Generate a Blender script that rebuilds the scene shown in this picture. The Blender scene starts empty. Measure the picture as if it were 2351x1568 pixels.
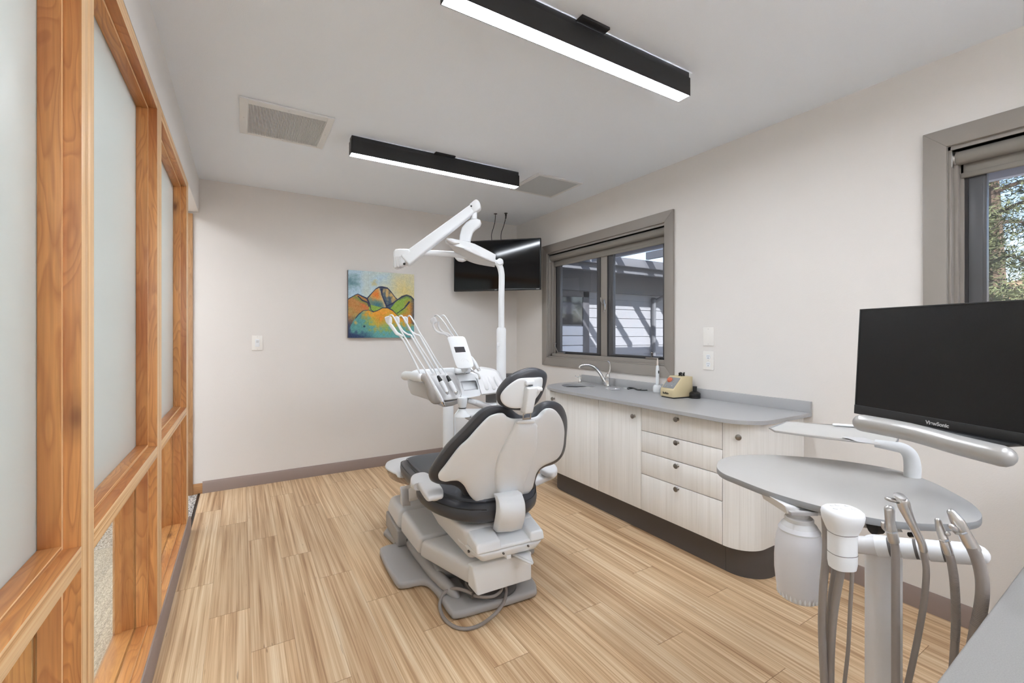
import bpy, bmesh, math, random
from mathutils import Vector, Matrix, noise

random.seed(7)
scene = bpy.context.scene
C = scene.collection
R = math.radians

# ------------------------------------------------------------------ camera
FPX, HORIZON, EYE = 1022.0, 767.0, 1.39
YAW = math.atan((1175.5 - 555.0) / FPX)
cam_data = bpy.data.cameras.new('camera')
cam = bpy.data.objects.new('camera', cam_data)
C.objects.link(cam)
cam.location = (0, 0, EYE)
cam.rotation_euler = (R(90), 0, -YAW)
cam_data.sensor_width = 36
cam_data.lens = 36 * FPX / 2351
cam_data.shift_y = -(784 - HORIZON) / 2351
cam_data.clip_start = 0.02
scene.camera = cam

# ------------------------------------------------------------------ world, sun, exposure
vs = scene.view_settings
scene.display_settings.display_device = 'sRGB'
vs.view_transform = 'Standard'
vs.look = 'None'
vs.gamma = 1
vs.use_curve_mapping = False
vs.exposure = 1.44
world = bpy.data.worlds.new('sky')
scene.world = world
world.use_nodes = True
wn = world.node_tree
sky = wn.nodes.new('ShaderNodeTexSky')
sky.sky_type = 'NISHITA'
sky.sun_disc = False
sky.sun_elevation = R(48)
sky.sun_rotation = R(200)
wn.links.new(sky.outputs[0], wn.nodes['Background'].inputs[0])
wn.nodes['Background'].inputs[1].default_value = 0.26
sun_data = bpy.data.lights.new('sun', 'SUN')
sun_data.energy = 7.5
sun_data.angle = R(0.6)
sun_data.color = (1, 0.96, 0.9)
sun = bpy.data.objects.new('sun', sun_data)
C.objects.link(sun)
sun.rotation_euler = Vector((0.40, 0.75, -0.50)).to_track_quat('-Z', 'Y').to_euler()
LED = 27.0          # radiance of the strip lights
HALL = 4.4          # radiance of the hall ceiling panel

# ------------------------------------------------------------------ geometry helpers
SN, CS = math.sin(YAW), math.cos(YAW)
def ray(px, py):
    r, u = (px - 1175.5) / FPX, (HORIZON - py) / FPX
    return Vector((SN + r * CS, CS - r * SN, u))
def P(px, py, t):
    return Vector((0, 0, EYE)) + ray(px, py) * t
def at(px, py, X=None, Y=None, Z=None):
    d = ray(px, py)
    t = X / d.x if X is not None else Y / d.y if Y is not None else (Z - EYE) / d.z
    return Vector((0, 0, EYE)) + d * t
def fw(p):
    return p.x * SN + p.y * CS
CO, CA = Vector((1.12, 1.95, 0)), R(-4)
CU, CV = Vector((math.cos(CA), math.sin(CA), 0)), Vector((-math.sin(CA), math.cos(CA), 0))
def CH(u, v, z):
    return CO + CU * u + CV * v + Vector((0, 0, z))
def cl(px, py, u=None, v=None, z=None):
    d = ray(px, py)
    if z is not None: t = (z - EYE) / d.z
    elif u is not None: t = (u + CO.dot(CU)) / d.dot(CU)
    else: t = (v + CO.dot(CV)) / d.dot(CV)
    q = Vector((0, 0, EYE)) + d * t - CO
    return q.dot(CU), q.dot(CV), q.z
def crop(x0, y0, s):
    return lambda x, y: (x0 + x / s, y0 + y / s)

def merge(bm, src, mat_index=0):
    me = bpy.data.meshes.new('tmp')
    src.to_mesh(me)
    n = len(bm.faces)
    bm.from_mesh(me)
    bm.faces.ensure_lookup_table()
    if mat_index:
        for f in bm.faces[n:]: f.material_index = mat_index
    bpy.data.meshes.remove(me)
    src.free()
def NB(): return bmesh.new()
def bev(b, w, seg=3):
    if w > 0:
        bmesh.ops.bevel(b, geom=list(b.edges), offset=w, segments=seg, profile=0.5, affect='EDGES', clamp_overlap=True)
def hexa(bm, p, w=0.0, seg=3):
    b = NB()
    v = [b.verts.new(q) for q in p]
    for f in ((3, 2, 1, 0), (4, 5, 6, 7), (0, 1, 5, 4), (1, 2, 6, 5), (2, 3, 7, 6), (3, 0, 4, 7)):
        b.faces.new([v[i] for i in f])
    bmesh.ops.recalc_face_normals(b, faces=b.faces)
    bev(b, w, seg)
    merge(bm, b)
    return bm
def box(bm, x0, x1, y0, y1, z0, z1, w=0.0, seg=2, M=None):
    p = [Vector(q) for q in ((x0, y0, z0), (x1, y0, z0), (x1, y1, z0), (x0, y1, z0), (x0, y0, z1), (x1, y0, z1), (x1, y1, z1), (x0, y1, z1))]
    if M: p = [M(q) if callable(M) else M @ q for q in p]
    return hexa(bm, p, w, seg)
def cbox(bm, u0, u1, v0, v1, z0, z1, w=0.0, seg=3):
    return box(bm, u0, u1, v0, v1, z0, z1, w, seg, lambda q: CH(*q))
def prism(bm, pts, off, w=0.0, seg=2):
    """polygon pts extruded by vector off, all edges rounded by w"""
    b = NB()
    off = Vector(off)
    a = [b.verts.new(p) for p in pts]
    c = [b.verts.new(Vector(p) + off) for p in pts]
    n = len(pts)
    b.faces.new(a); b.faces.new(c[::-1])
    for i in range(n):
        b.faces.new((a[i], c[i], c[(i + 1) % n], a[(i + 1) % n]))
    bmesh.ops.recalc_face_normals(b, faces=b.faces)
    if w > 0:
        caps = set()
        for e in b.edges:
            if sum(1 for f in e.link_faces if len(f.verts) == n and n != 4) == 1: caps.add(e)
        bmesh.ops.bevel(b, geom=list(caps) if caps and n > 8 else list(b.edges), offset=w, segments=seg, profile=0.5, affect='EDGES', clamp_overlap=True)
    merge(bm, b)
    return bm
def smooth(pts, k=4, closed=False):
    pts = [Vector(p) for p in pts]
    n = len(pts)
    out = []
    rng = range(n if closed else n - 1)
    for i in rng:
        if closed: a, b, c, d = pts[i - 1], pts[i], pts[(i + 1) % n], pts[(i + 2) % n]
        else: a, b, c, d = pts[max(i - 1, 0)], pts[i], pts[i + 1], pts[min(i + 2, n - 1)]
        for j in range(k):
            t = j / k
            out.append(0.5 * ((2 * b) + (c - a) * t + (2 * a - 5 * b + 4 * c - d) * t * t + (3 * b - a - 3 * c + d) * t ** 3))
    if not closed: out.append(pts[-1])
    return out
def tube(bm, pts, r, seg=12, k=4, caps=True, flat=1.0, ref=None):
    b = NB()
    n0 = len(pts)
    rr = [r] * n0 if not isinstance(r, (list, tuple)) else list(r)
    if k > 1:
        path = smooth(pts, k)
        rad = [x.x for x in smooth([(q, 0, 0) for q in rr], k)]
    else:
        path, rad = [Vector(p) for p in pts], rr
    m = len(path)
    if caps == 'round':
        d0 = (path[0] - path[1]).normalized(); d1 = (path[-1] - path[-2]).normalized()
        pre = [(path[0] + d0 * rad[0] * math.sin(R(a)), rad[0] * max(math.cos(R(a)), .02)) for a in (85, 65, 45, 22)]
        post = [(path[-1] + d1 * rad[-1] * math.sin(R(a)), rad[-1] * max(math.cos(R(a)), .02)) for a in (22, 45, 65, 85)]
        path = [q[0] for q in pre] + path + [q[0] for q in post]
        rad = [q[1] for q in pre] + rad + [q[1] for q in post]
        m = len(path)
    tan = [(path[min(i + 1, m - 1)] - path[max(i - 1, 0)]).normalized() for i in range(m)]
    up = Vector(ref) if ref else Vector((0, 0, 1))
    if abs(tan[0].dot(up)) > .95 and not ref: up = Vector((1, 0, 0))
    nrm = (up - tan[0] * up.dot(tan[0])).normalized()
    rings = []
    for i in range(m):
        nrm = (nrm - tan[i] * nrm.dot(tan[i])).normalized()
        bi = tan[i].cross(nrm)
        rings.append([b.verts.new(path[i] + (nrm * math.cos(2 * math.pi * j / seg) * flat + bi * math.sin(2 * math.pi * j / seg)) * rad[i]) for j in range(seg)])
    for i in range(m - 1):
        for j in range(seg):
            b.faces.new((rings[i][j], rings[i][(j + 1) % seg], rings[i + 1][(j + 1) % seg], rings[i + 1][j]))
    if caps:
        b.faces.new(rings[0][::-1]); b.faces.new(rings[-1])
    bmesh.ops.recalc_face_normals(b, faces=b.faces)
    merge(bm, b)
    return bm
def lathe(bm, org, prof, axis=(0, 0, 1), seg=24):
    b = NB()
    ax = Vector(axis).normalized()
    up = Vector((1, 0, 0)) if abs(ax.x) < .9 else Vector((0, 1, 0))
    n = (up - ax * up.dot(ax)).normalized(); bi = ax.cross(n)
    org = Vector(org)
    rings = []
    for r, h in prof:
        r = max(r, 0.0003)
        rings.append([b.verts.new(org + ax * h + (n * math.cos(2 * math.pi * j / seg) + bi * math.sin(2 * math.pi * j / seg)) * r) for j in range(seg)])
    for i in range(len(prof) - 1):
        for j in range(seg):
            b.faces.new((rings[i][j], rings[i][(j + 1) % seg], rings[i + 1][(j + 1) % seg], rings[i + 1][j]))
    b.faces.new(rings[0][::-1]); b.faces.new(rings[-1])
    bmesh.ops.recalc_face_normals(b, faces=b.faces)
    merge(bm, b)
    return bm
def ball(bm, c, r, sc=(1, 1, 1), seg=16):
    b = NB()
    bmesh.ops.create_uvsphere(b, u_segments=seg, v_segments=seg // 2 + 2, radius=r)
    for v in b.verts: v.co = Vector((v.co.x * sc[0], v.co.y * sc[1], v.co.z * sc[2])) + Vector(c)
    merge(bm, b)
    return bm
def pillow(bm, outline, ctr, fmap, hb, hf, k=4, rings=9, n=2.4):
    """closed puffed solid: 2D outline (a, b) -> fmap(a, b, d); hb behind, hf in front"""
    o = [(p.x, p.y) for p in smooth([(a, c, 0) for a, c in outline], k, True)]
    b = NB()
    N = len(o)
    def ring(s, d):
        return [b.verts.new(fmap(ctr[0] + (a - ctr[0]) * s, ctr[1] + (c - ctr[1]) * s, d)) for a, c in o]
    ss = [math.cos(math.pi / 2 * i / rings) ** 0.55 for i in range(rings)]
    prof = [(s, (1 - s ** (n * 2)) ** (1 / n) if s < 1 else 0) for s in ss]
    edge = ring(1, 0)
    for side, hh in ((0, hb), (1, -hf)):
        prev = edge
        for s, d in prof[1:]:
            cur = ring(s, d * hh)
            for j in range(N):
                f = (prev[j], prev[(j + 1) % N], cur[(j + 1) % N], cur[j])
                b.faces.new(f if side else f[::-1])
            prev = cur
        c = b.verts.new(fmap(ctr[0], ctr[1], hh))
        for j in range(N):
            f = (prev[j], prev[(j + 1) % N], c)
            b.faces.new(f if side else f[::-1])
    bmesh.ops.recalc_face_normals(b, faces=b.faces)
    merge(bm, b)
    return bm
def rrect(w, h, r, n=5, cx=0, cy=0):
    out = []
    for sx, sy, a0 in ((1, 1, 0), (-1, 1, 90), (-1, -1, 180), (1, -1, 270)):
        for i in range(n + 1):
            a = R(a0 + 90 * i / n)
            out.append((cx + sx * (w / 2 - r) + r * math.cos(a), cy + sy * (h / 2 - r) + r * math.sin(a)))
    return out

# ------------------------------------------------------------------ object helpers
def wloc(o):
    v = Vector((0, 0, 0))
    while o: v = v + o.location; o = o.parent
    return v
def obj(name, bm, m, parent=None, label=None, origin=None, sharp=38, pick=None):
    me = bpy.data.meshes.new(name)
    base = wloc(parent) if parent else None
    if parent is None:
        xs = [v.co for v in bm.verts]
        lo = Vector([min(p[i] for p in xs) for i in range(3)]); hi = Vector([max(p[i] for p in xs) for i in range(3)])
        base = Vector(origin) if origin else Vector(((lo.x + hi.x) / 2, (lo.y + hi.y) / 2, lo.z))
    bmesh.ops.translate(bm, verts=bm.verts, vec=-base)
    if pick:
        for f in bm.faces: f.material_index = pick(f)
    bm.to_mesh(me); bm.free()
    for p in me.polygons: p.use_smooth = True
    me.set_sharp_from_angle(angle=R(sharp))
    for q in (m if isinstance(m, (list, tuple)) else [m]): me.materials.append(q)
    o = bpy.data.objects.new(name, me)
    C.objects.link(o)
    if parent: o.parent = parent
    else: o.location = base
    if label: o['label'] = label
    return o
def thing(name, label, cat, loc, group=None, kind=None):
    o = bpy.data.objects.new(name, None)
    o.empty_display_size = .1
    C.objects.link(o)
    o.location = loc
    if label: o['label'] = label
    if cat: o['category'] = cat
    if group: o['group'] = group
    if kind: o['kind'] = kind
    return o
def solo(name, bm, m, label, cat, group=None, **k):
    o = obj(name, bm, m, **k)
    o['label'] = label; o['category'] = cat
    if group: o['group'] = group
    return o
def struct(name, bm, m, label=None, **k):
    o = obj(name, bm, m, **k)
    o['kind'] = 'structure'
    if label: o['label'] = label
    return o
def text_mesh(s, size, M, depth=0.001, bold=0.0):
    cu = bpy.data.curves.new('t', 'FONT')
    cu.body = s; cu.size = size; cu.extrude = depth; cu.offset = bold
    cu.align_x = 'CENTER'; cu.align_y = 'CENTER'
    o = bpy.data.objects.new('t', cu)
    C.objects.link(o)
    dg = bpy.context.evaluated_depsgraph_get()
    me = bpy.data.meshes.new_from_object(o.evaluated_get(dg))
    bm = NB(); bm.from_mesh(me)
    for v in bm.verts: v.co = M(v.co)
    bpy.data.objects.remove(o); bpy.data.meshes.remove(me); bpy.data.curves.remove(cu)
    return bm

# ------------------------------------------------------------------ materials
def srgb(r, g, b):
    f = lambda c: (c / 255 / 12.92) if c / 255 <= .04045 else ((c / 255 + .055) / 1.055) ** 2.4
    return (f(r), f(g), f(b), 1)
def new_mat(name):
    m = bpy.data.materials.new(name)
    m.use_nodes = True
    return m, m.node_tree, m.node_tree.nodes['Principled BSDF']
def mat(name, col, rough=.5, metal=0, spec=.5, bump=0, bscale=200, coat=0, vary=0, **k):
    m, nt, bs = new_mat(name)
    bs.inputs['Base Color'].default_value = srgb(*col)
    bs.inputs['Roughness'].default_value = rough
    bs.inputs['Metallic'].default_value = metal
    bs.inputs['Specular IOR Level'].default_value = spec
    bs.inputs['Coat Weight'].default_value = coat
    bs.inputs['Coat Roughness'].default_value = .1
    if bump or vary:
        tc = nt.nodes.new('ShaderNodeTexCoord')
        ns = nt.nodes.new('ShaderNodeTexNoise')
        ns.inputs['Scale'].default_value = bscale
        ns.inputs['Detail'].default_value = 3
        nt.links.new(tc.outputs['Object'], ns.inputs['Vector'])
        if bump:
            bp = nt.nodes.new('ShaderNodeBump')
            bp.inputs['Strength'].default_value = bump
            bp.inputs['Distance'].default_value = .002
            nt.links.new(ns.outputs['Fac'], bp.inputs['Height'])
            nt.links.new(bp.outputs[0], bs.inputs['Normal'])
        if vary:
            cr = nt.nodes.new('ShaderNodeValToRGB')
            c0 = [max(c * (1 - vary), 0) for c in col]; c1 = [min(c * (1 + vary), 255) for c in col]
            cr.color_ramp.elements[0].color = srgb(*c0); cr.color_ramp.elements[1].color = srgb(*c1)
            cr.color_ramp.elements[0].position = .35; cr.color_ramp.elements[1].position = .65
            nt.links.new(ns.outputs['Fac'], cr.inputs[0]); nt.links.new(cr.outputs[0], bs.inputs['Base Color'])
    for kk, vv in k.items(): bs.inputs[kk].default_value = vv
    return m
def emit(name, col, s):
    m = bpy.data.materials.new(name); m.use_nodes = True
    nt = m.node_tree; nt.nodes.remove(nt.nodes['Principled BSDF'])
    e = nt.nodes.new('ShaderNodeEmission'); e.inputs[0].default_value = srgb(*col) if max(col) > 2 else (*col, 1); e.inputs[1].default_value = s
    nt.links.new(e.outputs[0], nt.nodes['Material Output'].inputs[0])
    return m
def N(nt, typ, **k):
    n = nt.nodes.new(typ)
    for a, b in k.items(): setattr(n, a, b)
    return n
def math_(nt, op, a, b=None, c=None):
    n = N(nt, 'ShaderNodeMath', operation=op)
    for i, x in enumerate((a, b, c)):
        if x is None: continue
        if isinstance(x, (int, float)): n.inputs[i].default_value = x
        else: nt.links.new(x, n.inputs[i])
    return n.outputs[0]
def ramp(nt, fac, stops, interp='LINEAR'):
    n = N(nt, 'ShaderNodeValToRGB')
    cr = n.color_ramp; cr.interpolation = interp
    cr.elements[0].position, cr.elements[0].color = stops[0][0], stops[0][1]
    cr.elements[1].position, cr.elements[1].color = stops[-1][0], stops[-1][1]
    for p, c in stops[1:-1]:
        e = cr.elements.new(p); e.color = c
    nt.links.new(fac, n.inputs[0])
    return n.outputs[0]
def mixc(nt, fac, a, b, mode='MIX'):
    n = N(nt, 'ShaderNodeMix', data_type='RGBA', blend_type=mode)
    for i, x in ((0, fac), (6, a), (7, b)):
        if isinstance(x, (int, float, tuple)): n.inputs[i].default_value = x
        else: nt.links.new(x, n.inputs[i])
    return n.outputs[2]

def wood_mat(name, axis, light=(216, 154, 94), dark=(178, 108, 58), red=(146, 80, 44)):
    """flat-sawn knotty fir, grain running along axis"""
    m, nt, bs = new_mat(name)
    L = nt.links
    tc = N(nt, 'ShaderNodeTexCoord')
    oi = N(nt, 'ShaderNodeObjectInfo')
    off = N(nt, 'ShaderNodeVectorMath', operation='SCALE'); off.inputs[0].default_value = (13, 7, 19)
    L.new(oi.outputs['Random'], off.inputs['Scale'])
    add = N(nt, 'ShaderNodeVectorMath', operation='ADD')
    L.new(tc.outputs['Object'], add.inputs[0]); L.new(off.outputs[0], add.inputs[1])
    def mapped(s_long, s_across):
        mp = N(nt, 'ShaderNodeMapping')
        s = [s_across] * 3; s[axis] = s_long
        mp.inputs['Scale'].default_value = s
        L.new(add.outputs[0], mp.inputs[0])
        return mp.outputs[0]
    warp = N(nt, 'ShaderNodeTexNoise'); warp.inputs['Scale'].default_value = 1; warp.inputs['Detail'].default_value = 2; warp.inputs['Distortion'].default_value = .6
    L.new(mapped(1.6, 9), warp.inputs['Vector'])
    rings = math_(nt, 'MULTIPLY', warp.outputs['Fac'], 15)
    saw = math_(nt, 'FRACT', rings)
    ringc = ramp(nt, saw, [(0, (0, 0, 0, 1)), (.55, (.25, .25, .25, 1)), (.85, (1, 1, 1, 1)), (1, (0, 0, 0, 1))])
    fine = N(nt, 'ShaderNodeTexNoise'); fine.inputs['Scale'].default_value = 1; fine.inputs['Detail'].default_value = 5
    L.new(mapped(5, 160), fine.inputs['Vector'])
    big = N(nt, 'ShaderNodeTexNoise'); big.inputs['Scale'].default_value = 1
    L.new(mapped(1.2, 6), big.inputs['Vector'])
    base = ramp(nt, big.outputs['Fac'], [(.3, srgb(*dark)), (.55, srgb(*light)), (.75, srgb(*[min(255, c * 1.04) for c in light]))])
    fr = ramp(nt, fine.outputs['Fac'], [(.3, (.82, .82, .82, 1)), (.7, (1.08, 1.08, 1.08, 1))])
    c1 = mixc(nt, 1.0, base, fr, 'MULTIPLY')
    g = N(nt, 'ShaderNodeMath', operation='MULTIPLY'); L.new(ringc, g.inputs[0]); g.inputs[1].default_value = .42
    c2 = mixc(nt, g.outputs[0], c1, srgb(*red))
    # knots
    vo = N(nt, 'ShaderNodeTexVoronoi'); vo.inputs['Scale'].default_value = 1
    L.new(mapped(3.2, 7), vo.inputs['Vector'])
    d = vo.outputs['Distance']
    wn_ = N(nt, 'ShaderNodeSeparateColor'); L.new(vo.outputs['Color'], wn_.inputs[0])
    has = math_(nt, 'GREATER_THAN', wn_.outputs[0], .4)
    kn = ramp(nt, d, [(0, (1, 1, 1, 1)), (.09, (.85, .85, .85, 1)), (.15, (.3, .3, .3, 1)), (.26, (0, 0, 0, 1))])
    kf = math_(nt, 'MULTIPLY', kn, has)
    c3 = mixc(nt, kf, c2, srgb(92, 48, 32))
    L.new(c3, bs.inputs['Base Color'])
    bs.inputs['Roughness'].default_value = .38
    bs.inputs['Coat Weight'].default_value = .15
    bs.inputs['Coat Roughness'].default_value = .25
    return m
def edge_mat(name, axis, thin):
    """straight-grained board edge: fine lines along axis, varying across the thin axis"""
    m, nt, bs = new_mat(name)
    L = nt.links
    tc = N(nt, 'ShaderNodeTexCoord')
    mp = N(nt, 'ShaderNodeMapping')
    s = [12] * 3; s[axis] = .5; s[thin] = 150
    mp.inputs['Scale'].default_value = s
    L.new(tc.outputs['Object'], mp.inputs[0])
    ns = N(nt, 'ShaderNodeTexNoise'); ns.inputs['Scale'].default_value = 1; ns.inputs['Detail'].default_value = 3
    L.new(mp.outputs[0], ns.inputs['Vector'])
    c = ramp(nt, ns.outputs['Fac'], [(.3, srgb(172, 112, 60)), (.45, srgb(232, 184, 128)), (.6, srgb(248, 214, 166)), (.72, srgb(204, 148, 92))])
    L.new(c, bs.inputs['Base Color'])
    bs.inputs['Roughness'].default_value = .42
    return m

WALL = mat('wall_paint', (227, 222, 217), .85, spec=.2, bump=.25, bscale=220)
WALLW = mat('wall_paint_left', (240, 237, 234), .85, spec=.2, bump=.2, bscale=220)
CEIL = mat('ceiling_paint', (243, 248, 254), .9, spec=.15, bump=.35, bscale=260)
TAUPE = mat('baseboard_taupe', (150, 133, 126), .5, spec=.35)
WTRIM = mat('window_trim_taupe', (149, 142, 135), .45, spec=.4, )
WOODX, WOODY, WOODZ = wood_mat('fir_across', 0), wood_mat('fir_along', 1), wood_mat('fir_upright', 2)
EDGEZ, EDGEY = edge_mat('fir_edge_upright', 2, 1), edge_mat('fir_edge_along', 1, 2)
CASING = wood_mat('alder_casing', 2, (196, 152, 108), (160, 116, 76), (140, 98, 62))
PLASTIC = mat('white_plastic', (232, 234, 236), .38, spec=.45)
PLASTICW = mat('bright_white_plastic', (234, 236, 238), .35, spec=.45)
PLASTICB = mat('warm_grey_plastic', (216, 215, 215), .42, spec=.4)
GREYP = mat('grey_plastic', (168, 165, 163), .45, spec=.4, bump=.15, bscale=500)
GREYD = mat('dark_grey_plastic', (96, 93, 91), .5)
HOSE = mat('grey_hose', (146, 138, 133), .5)
BLACK = mat('black_metal', (34, 34, 35), .45)
BLACKP = mat('black_plastic', (22, 22, 23), .35)
VINYL = mat('charcoal_vinyl', (62, 63, 68), .34, spec=.5, bump=.12, bscale=420)
VINYLB = mat('slate_vinyl', (72, 75, 82), .42, spec=.45, bump=.12, bscale=420)
CHROME = mat('chrome', (225, 225, 225), .08, 1)
STEEL = mat('brushed_steel', (206, 204, 202), .3, 1)
NICKEL = mat('nickel', (150, 145, 140), .3, 1)
SINKM = mat('sink_steel', (92, 92, 95), .32, 1)
QUARTZ = mat('grey_quartz', (172, 172, 173), .3, spec=.5, vary=.05, bscale=900)
PLATEM = mat('plate_white', (236, 232, 226), .4)
TOEK = mat('charcoal_kick', (92, 87, 85), .5, spec=.35)
GREYTOP = mat('grey_laminate_top', (180, 177, 173), .42, spec=.4)
GREYEDGE = mat('grey_laminate_edge', (150, 151, 152), .45)
SILVER = mat('silver_paint', (176, 174, 171), .3, .35)
CREAM = mat('cream_enamel', (206, 190, 152), .45)
GASKET = mat('dark_gasket', (44, 43, 44), .55)
ALU = mat('window_aluminium', (88, 88, 90), .4, .3)
SHADEF = mat('roller_fabric', (136, 130, 122), .8, bump=.3, bscale=900)

def cabinet_mat():
    m, nt, bs = new_mat('pale_striped_laminate')
    L = nt.links
    tc = N(nt, 'ShaderNodeTexCoord')
    res = None
    for sc, lo in ((( 60, 60, 1.3), 1), ((240, 240, 3), 2)):
        mp = N(nt, 'ShaderNodeMapping'); mp.inputs['Scale'].default_value = sc
        L.new(tc.outputs['Object'], mp.inputs[0])
        ns = N(nt, 'ShaderNodeTexNoise'); ns.inputs['Scale'].default_value = 1; ns.inputs['Detail'].default_value = 3
        L.new(mp.outputs[0], ns.inputs['Vector'])
        res = ns.outputs['Fac'] if res is None else math_(nt, 'MULTIPLY_ADD', ns.outputs['Fac'], .5, math_(nt, 'MULTIPLY', res, .5))
    c = ramp(nt, res, [(.3, srgb(231, 228, 223)), (.5, srgb(242, 240, 236)), (.7, srgb(249, 247, 244))])
    L.new(c, bs.inputs['Base Color'])
    bs.inputs['Roughness'].default_value = .5
    bs.inputs['Specular IOR Level'].default_value = .35
    return m
CAB = cabinet_mat()

def floor_mat():
    m, nt, bs = new_mat('vinyl_plank_floor')
    L = nt.links
    g = N(nt, 'ShaderNodeNewGeometry')
    sp = N(nt, 'ShaderNodeSeparateXYZ'); L.new(g.outputs['Position'], sp.inputs[0])
    PW, PL = .1725, 1.22
    cx = math_(nt, 'DIVIDE', math_(nt, 'ADD', sp.outputs['X'], .309), PW)
    col = math_(nt, 'FLOOR', cx)
    fx = math_(nt, 'FRACT', cx)
    yy = math_(nt, 'ADD', sp.outputs['Y'], math_(nt, 'MULTIPLY_ADD', col, .37, -4.213))
    cy = math_(nt, 'DIVIDE', yy, PL)
    row = math_(nt, 'FLOOR', cy)
    fy = math_(nt, 'FRACT', cy)
    cmb = N(nt, 'ShaderNodeCombineXYZ'); L.new(col, cmb.inputs[0]); L.new(row, cmb.inputs[1])
    wn2 = N(nt, 'ShaderNodeTexWhiteNoise', noise_dimensions='3D'); L.new(cmb.outputs[0], wn2.inputs['Vector'])
    rv = wn2.outputs['Value']
    pz = math_(nt, 'MULTIPLY', rv, 37)
    def streak(sx, sy, det):
        c = N(nt, 'ShaderNodeCombineXYZ')
        L.new(math_(nt, 'MULTIPLY', sp.outputs['X'], sx), c.inputs[0]); L.new(math_(nt, 'MULTIPLY', sp.outputs['Y'], sy), c.inputs[1]); L.new(pz, c.inputs[2])
        n = N(nt, 'ShaderNodeTexNoise'); n.inputs['Scale'].default_value = 1; n.inputs['Detail'].default_value = det; n.inputs['Roughness'].default_value = .6
        L.new(c.outputs[0], n.inputs['Vector'])
        return n.outputs['Fac']
    s1, s2, s3 = streak(42, .7, 3), streak(170, 1.3, 4), streak(110, 6, 2)
    mixv = math_(nt, 'MULTIPLY_ADD', s1, .62, math_(nt, 'MULTIPLY', s2, .38))
    base = ramp(nt, mixv, [(.34, srgb(160, 124, 90)), (.43, srgb(194, 160, 124)), (.5, srgb(212, 181, 144)), (.57, srgb(224, 198, 164)), (.66, srgb(237, 218, 190))])
    tint = ramp(nt, rv, [(0, (.90, .87, .84, 1)), (.5, (1, .985, .96, 1)), (1, (1.05, 1.02, .98, 1))])
    c1 = mixc(nt, 1.0, base, tint, 'MULTIPLY')
    # short dark pores
    pore = ramp(nt, s3, [(.70, (0, 0, 0, 1)), (.76, (1, 1, 1, 1))])
    c2 = mixc(nt, math_(nt, 'MULTIPLY', pore, .55), c1, srgb(112, 78, 52))
    ex = math_(nt, 'LESS_THAN', math_(nt, 'MINIMUM', fx, math_(nt, 'SUBTRACT', 1, fx)), .0045)
    ey = math_(nt, 'LESS_THAN', math_(nt, 'MINIMUM', fy, math_(nt, 'SUBTRACT', 1, fy)), .0011)
    e = math_(nt, 'MAXIMUM', math_(nt, 'MULTIPLY', ex, .5), math_(nt, 'MULTIPLY', ey, .8))
    c3 = mixc(nt, e, c2, srgb(128, 92, 60))
    L.new(c3, bs.inputs['Base Color'])
    bs.inputs['Roughness'].default_value = .45
    bs.inputs['Specular IOR Level'].default_value = .35
    return m
FLOOR = floor_mat()

def carpet_mat(name, a, b, s):
    m, nt, bs = new_mat(name)
    tc = N(nt, 'ShaderNodeTexCoord')
    vo = N(nt, 'ShaderNodeTexVoronoi'); vo.inputs['Scale'].default_value = s
    mp = N(nt, 'ShaderNodeMapping'); mp.inputs['Scale'].default_value = (1, .5, 1)
    nt.links.new(tc.outputs['Object'], mp.inputs[0]); nt.links.new(mp.outputs[0], vo.inputs['Vector'])
    sc = N(nt, 'ShaderNodeSeparateColor'); nt.links.new(vo.outputs['Color'], sc.inputs[0])
    c = ramp(nt, sc.outputs[0], [(.1, srgb(*a)), (.6, srgb(*b)), (1, srgb(*[min(255, q * 1.12) for q in b]))])
    nt.links.new(c, bs.inputs['Base Color'])
    bp = N(nt, 'ShaderNodeBump'); bp.inputs['Strength'].default_value = .8; bp.inputs['Distance'].default_value = .004
    nt.links.new(vo.outputs['Distance'], bp.inputs['Height']); bp.invert = True
    nt.links.new(bp.outputs[0], bs.inputs['Normal'])
    bs.inputs['Roughness'].default_value = .95
    return m
CARPET = carpet_mat('loop_carpet', (104, 98, 94), (206, 200, 194), 160)
BERBER = carpet_mat('beige_loop_carpet', (176, 167, 154), (204, 194, 180), 190)

def frosted_mat():
    m = bpy.data.materials.new('frosted_glass'); m.use_nodes = True
    nt = m.node_tree; nt.nodes.remove(nt.nodes['Principled BSDF'])
    tr = N(nt, 'ShaderNodeBsdfTranslucent'); tr.inputs[0].default_value = (.86, .9, .88, 1)
    df = N(nt, 'ShaderNodeBsdfDiffuse'); df.inputs[0].default_value = (.74, .77, .76, 1)
    gl = N(nt, 'ShaderNodeBsdfGlossy'); gl.inputs[0].default_value = (.9, .9, .9, 1); gl.inputs['Roughness'].default_value = .32
    a = N(nt, 'ShaderNodeMixShader'); a.inputs[0].default_value = .35
    nt.links.new(tr.outputs[0], a.inputs[1]); nt.links.new(df.outputs[0], a.inputs[2])
    fr = N(nt, 'ShaderNodeFresnel'); fr.inputs[0].default_value = 1.3
    b = N(nt, 'ShaderNodeMixShader')
    nt.links.new(fr.outputs[0], b.inputs[0]); nt.links.new(a.outputs[0], b.inputs[1]); nt.links.new(gl.outputs[0], b.inputs[2])
    nt.links.new(b.outputs[0], nt.nodes['Material Output'].inputs[0])
    return m
FROST = frosted_mat()
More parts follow.
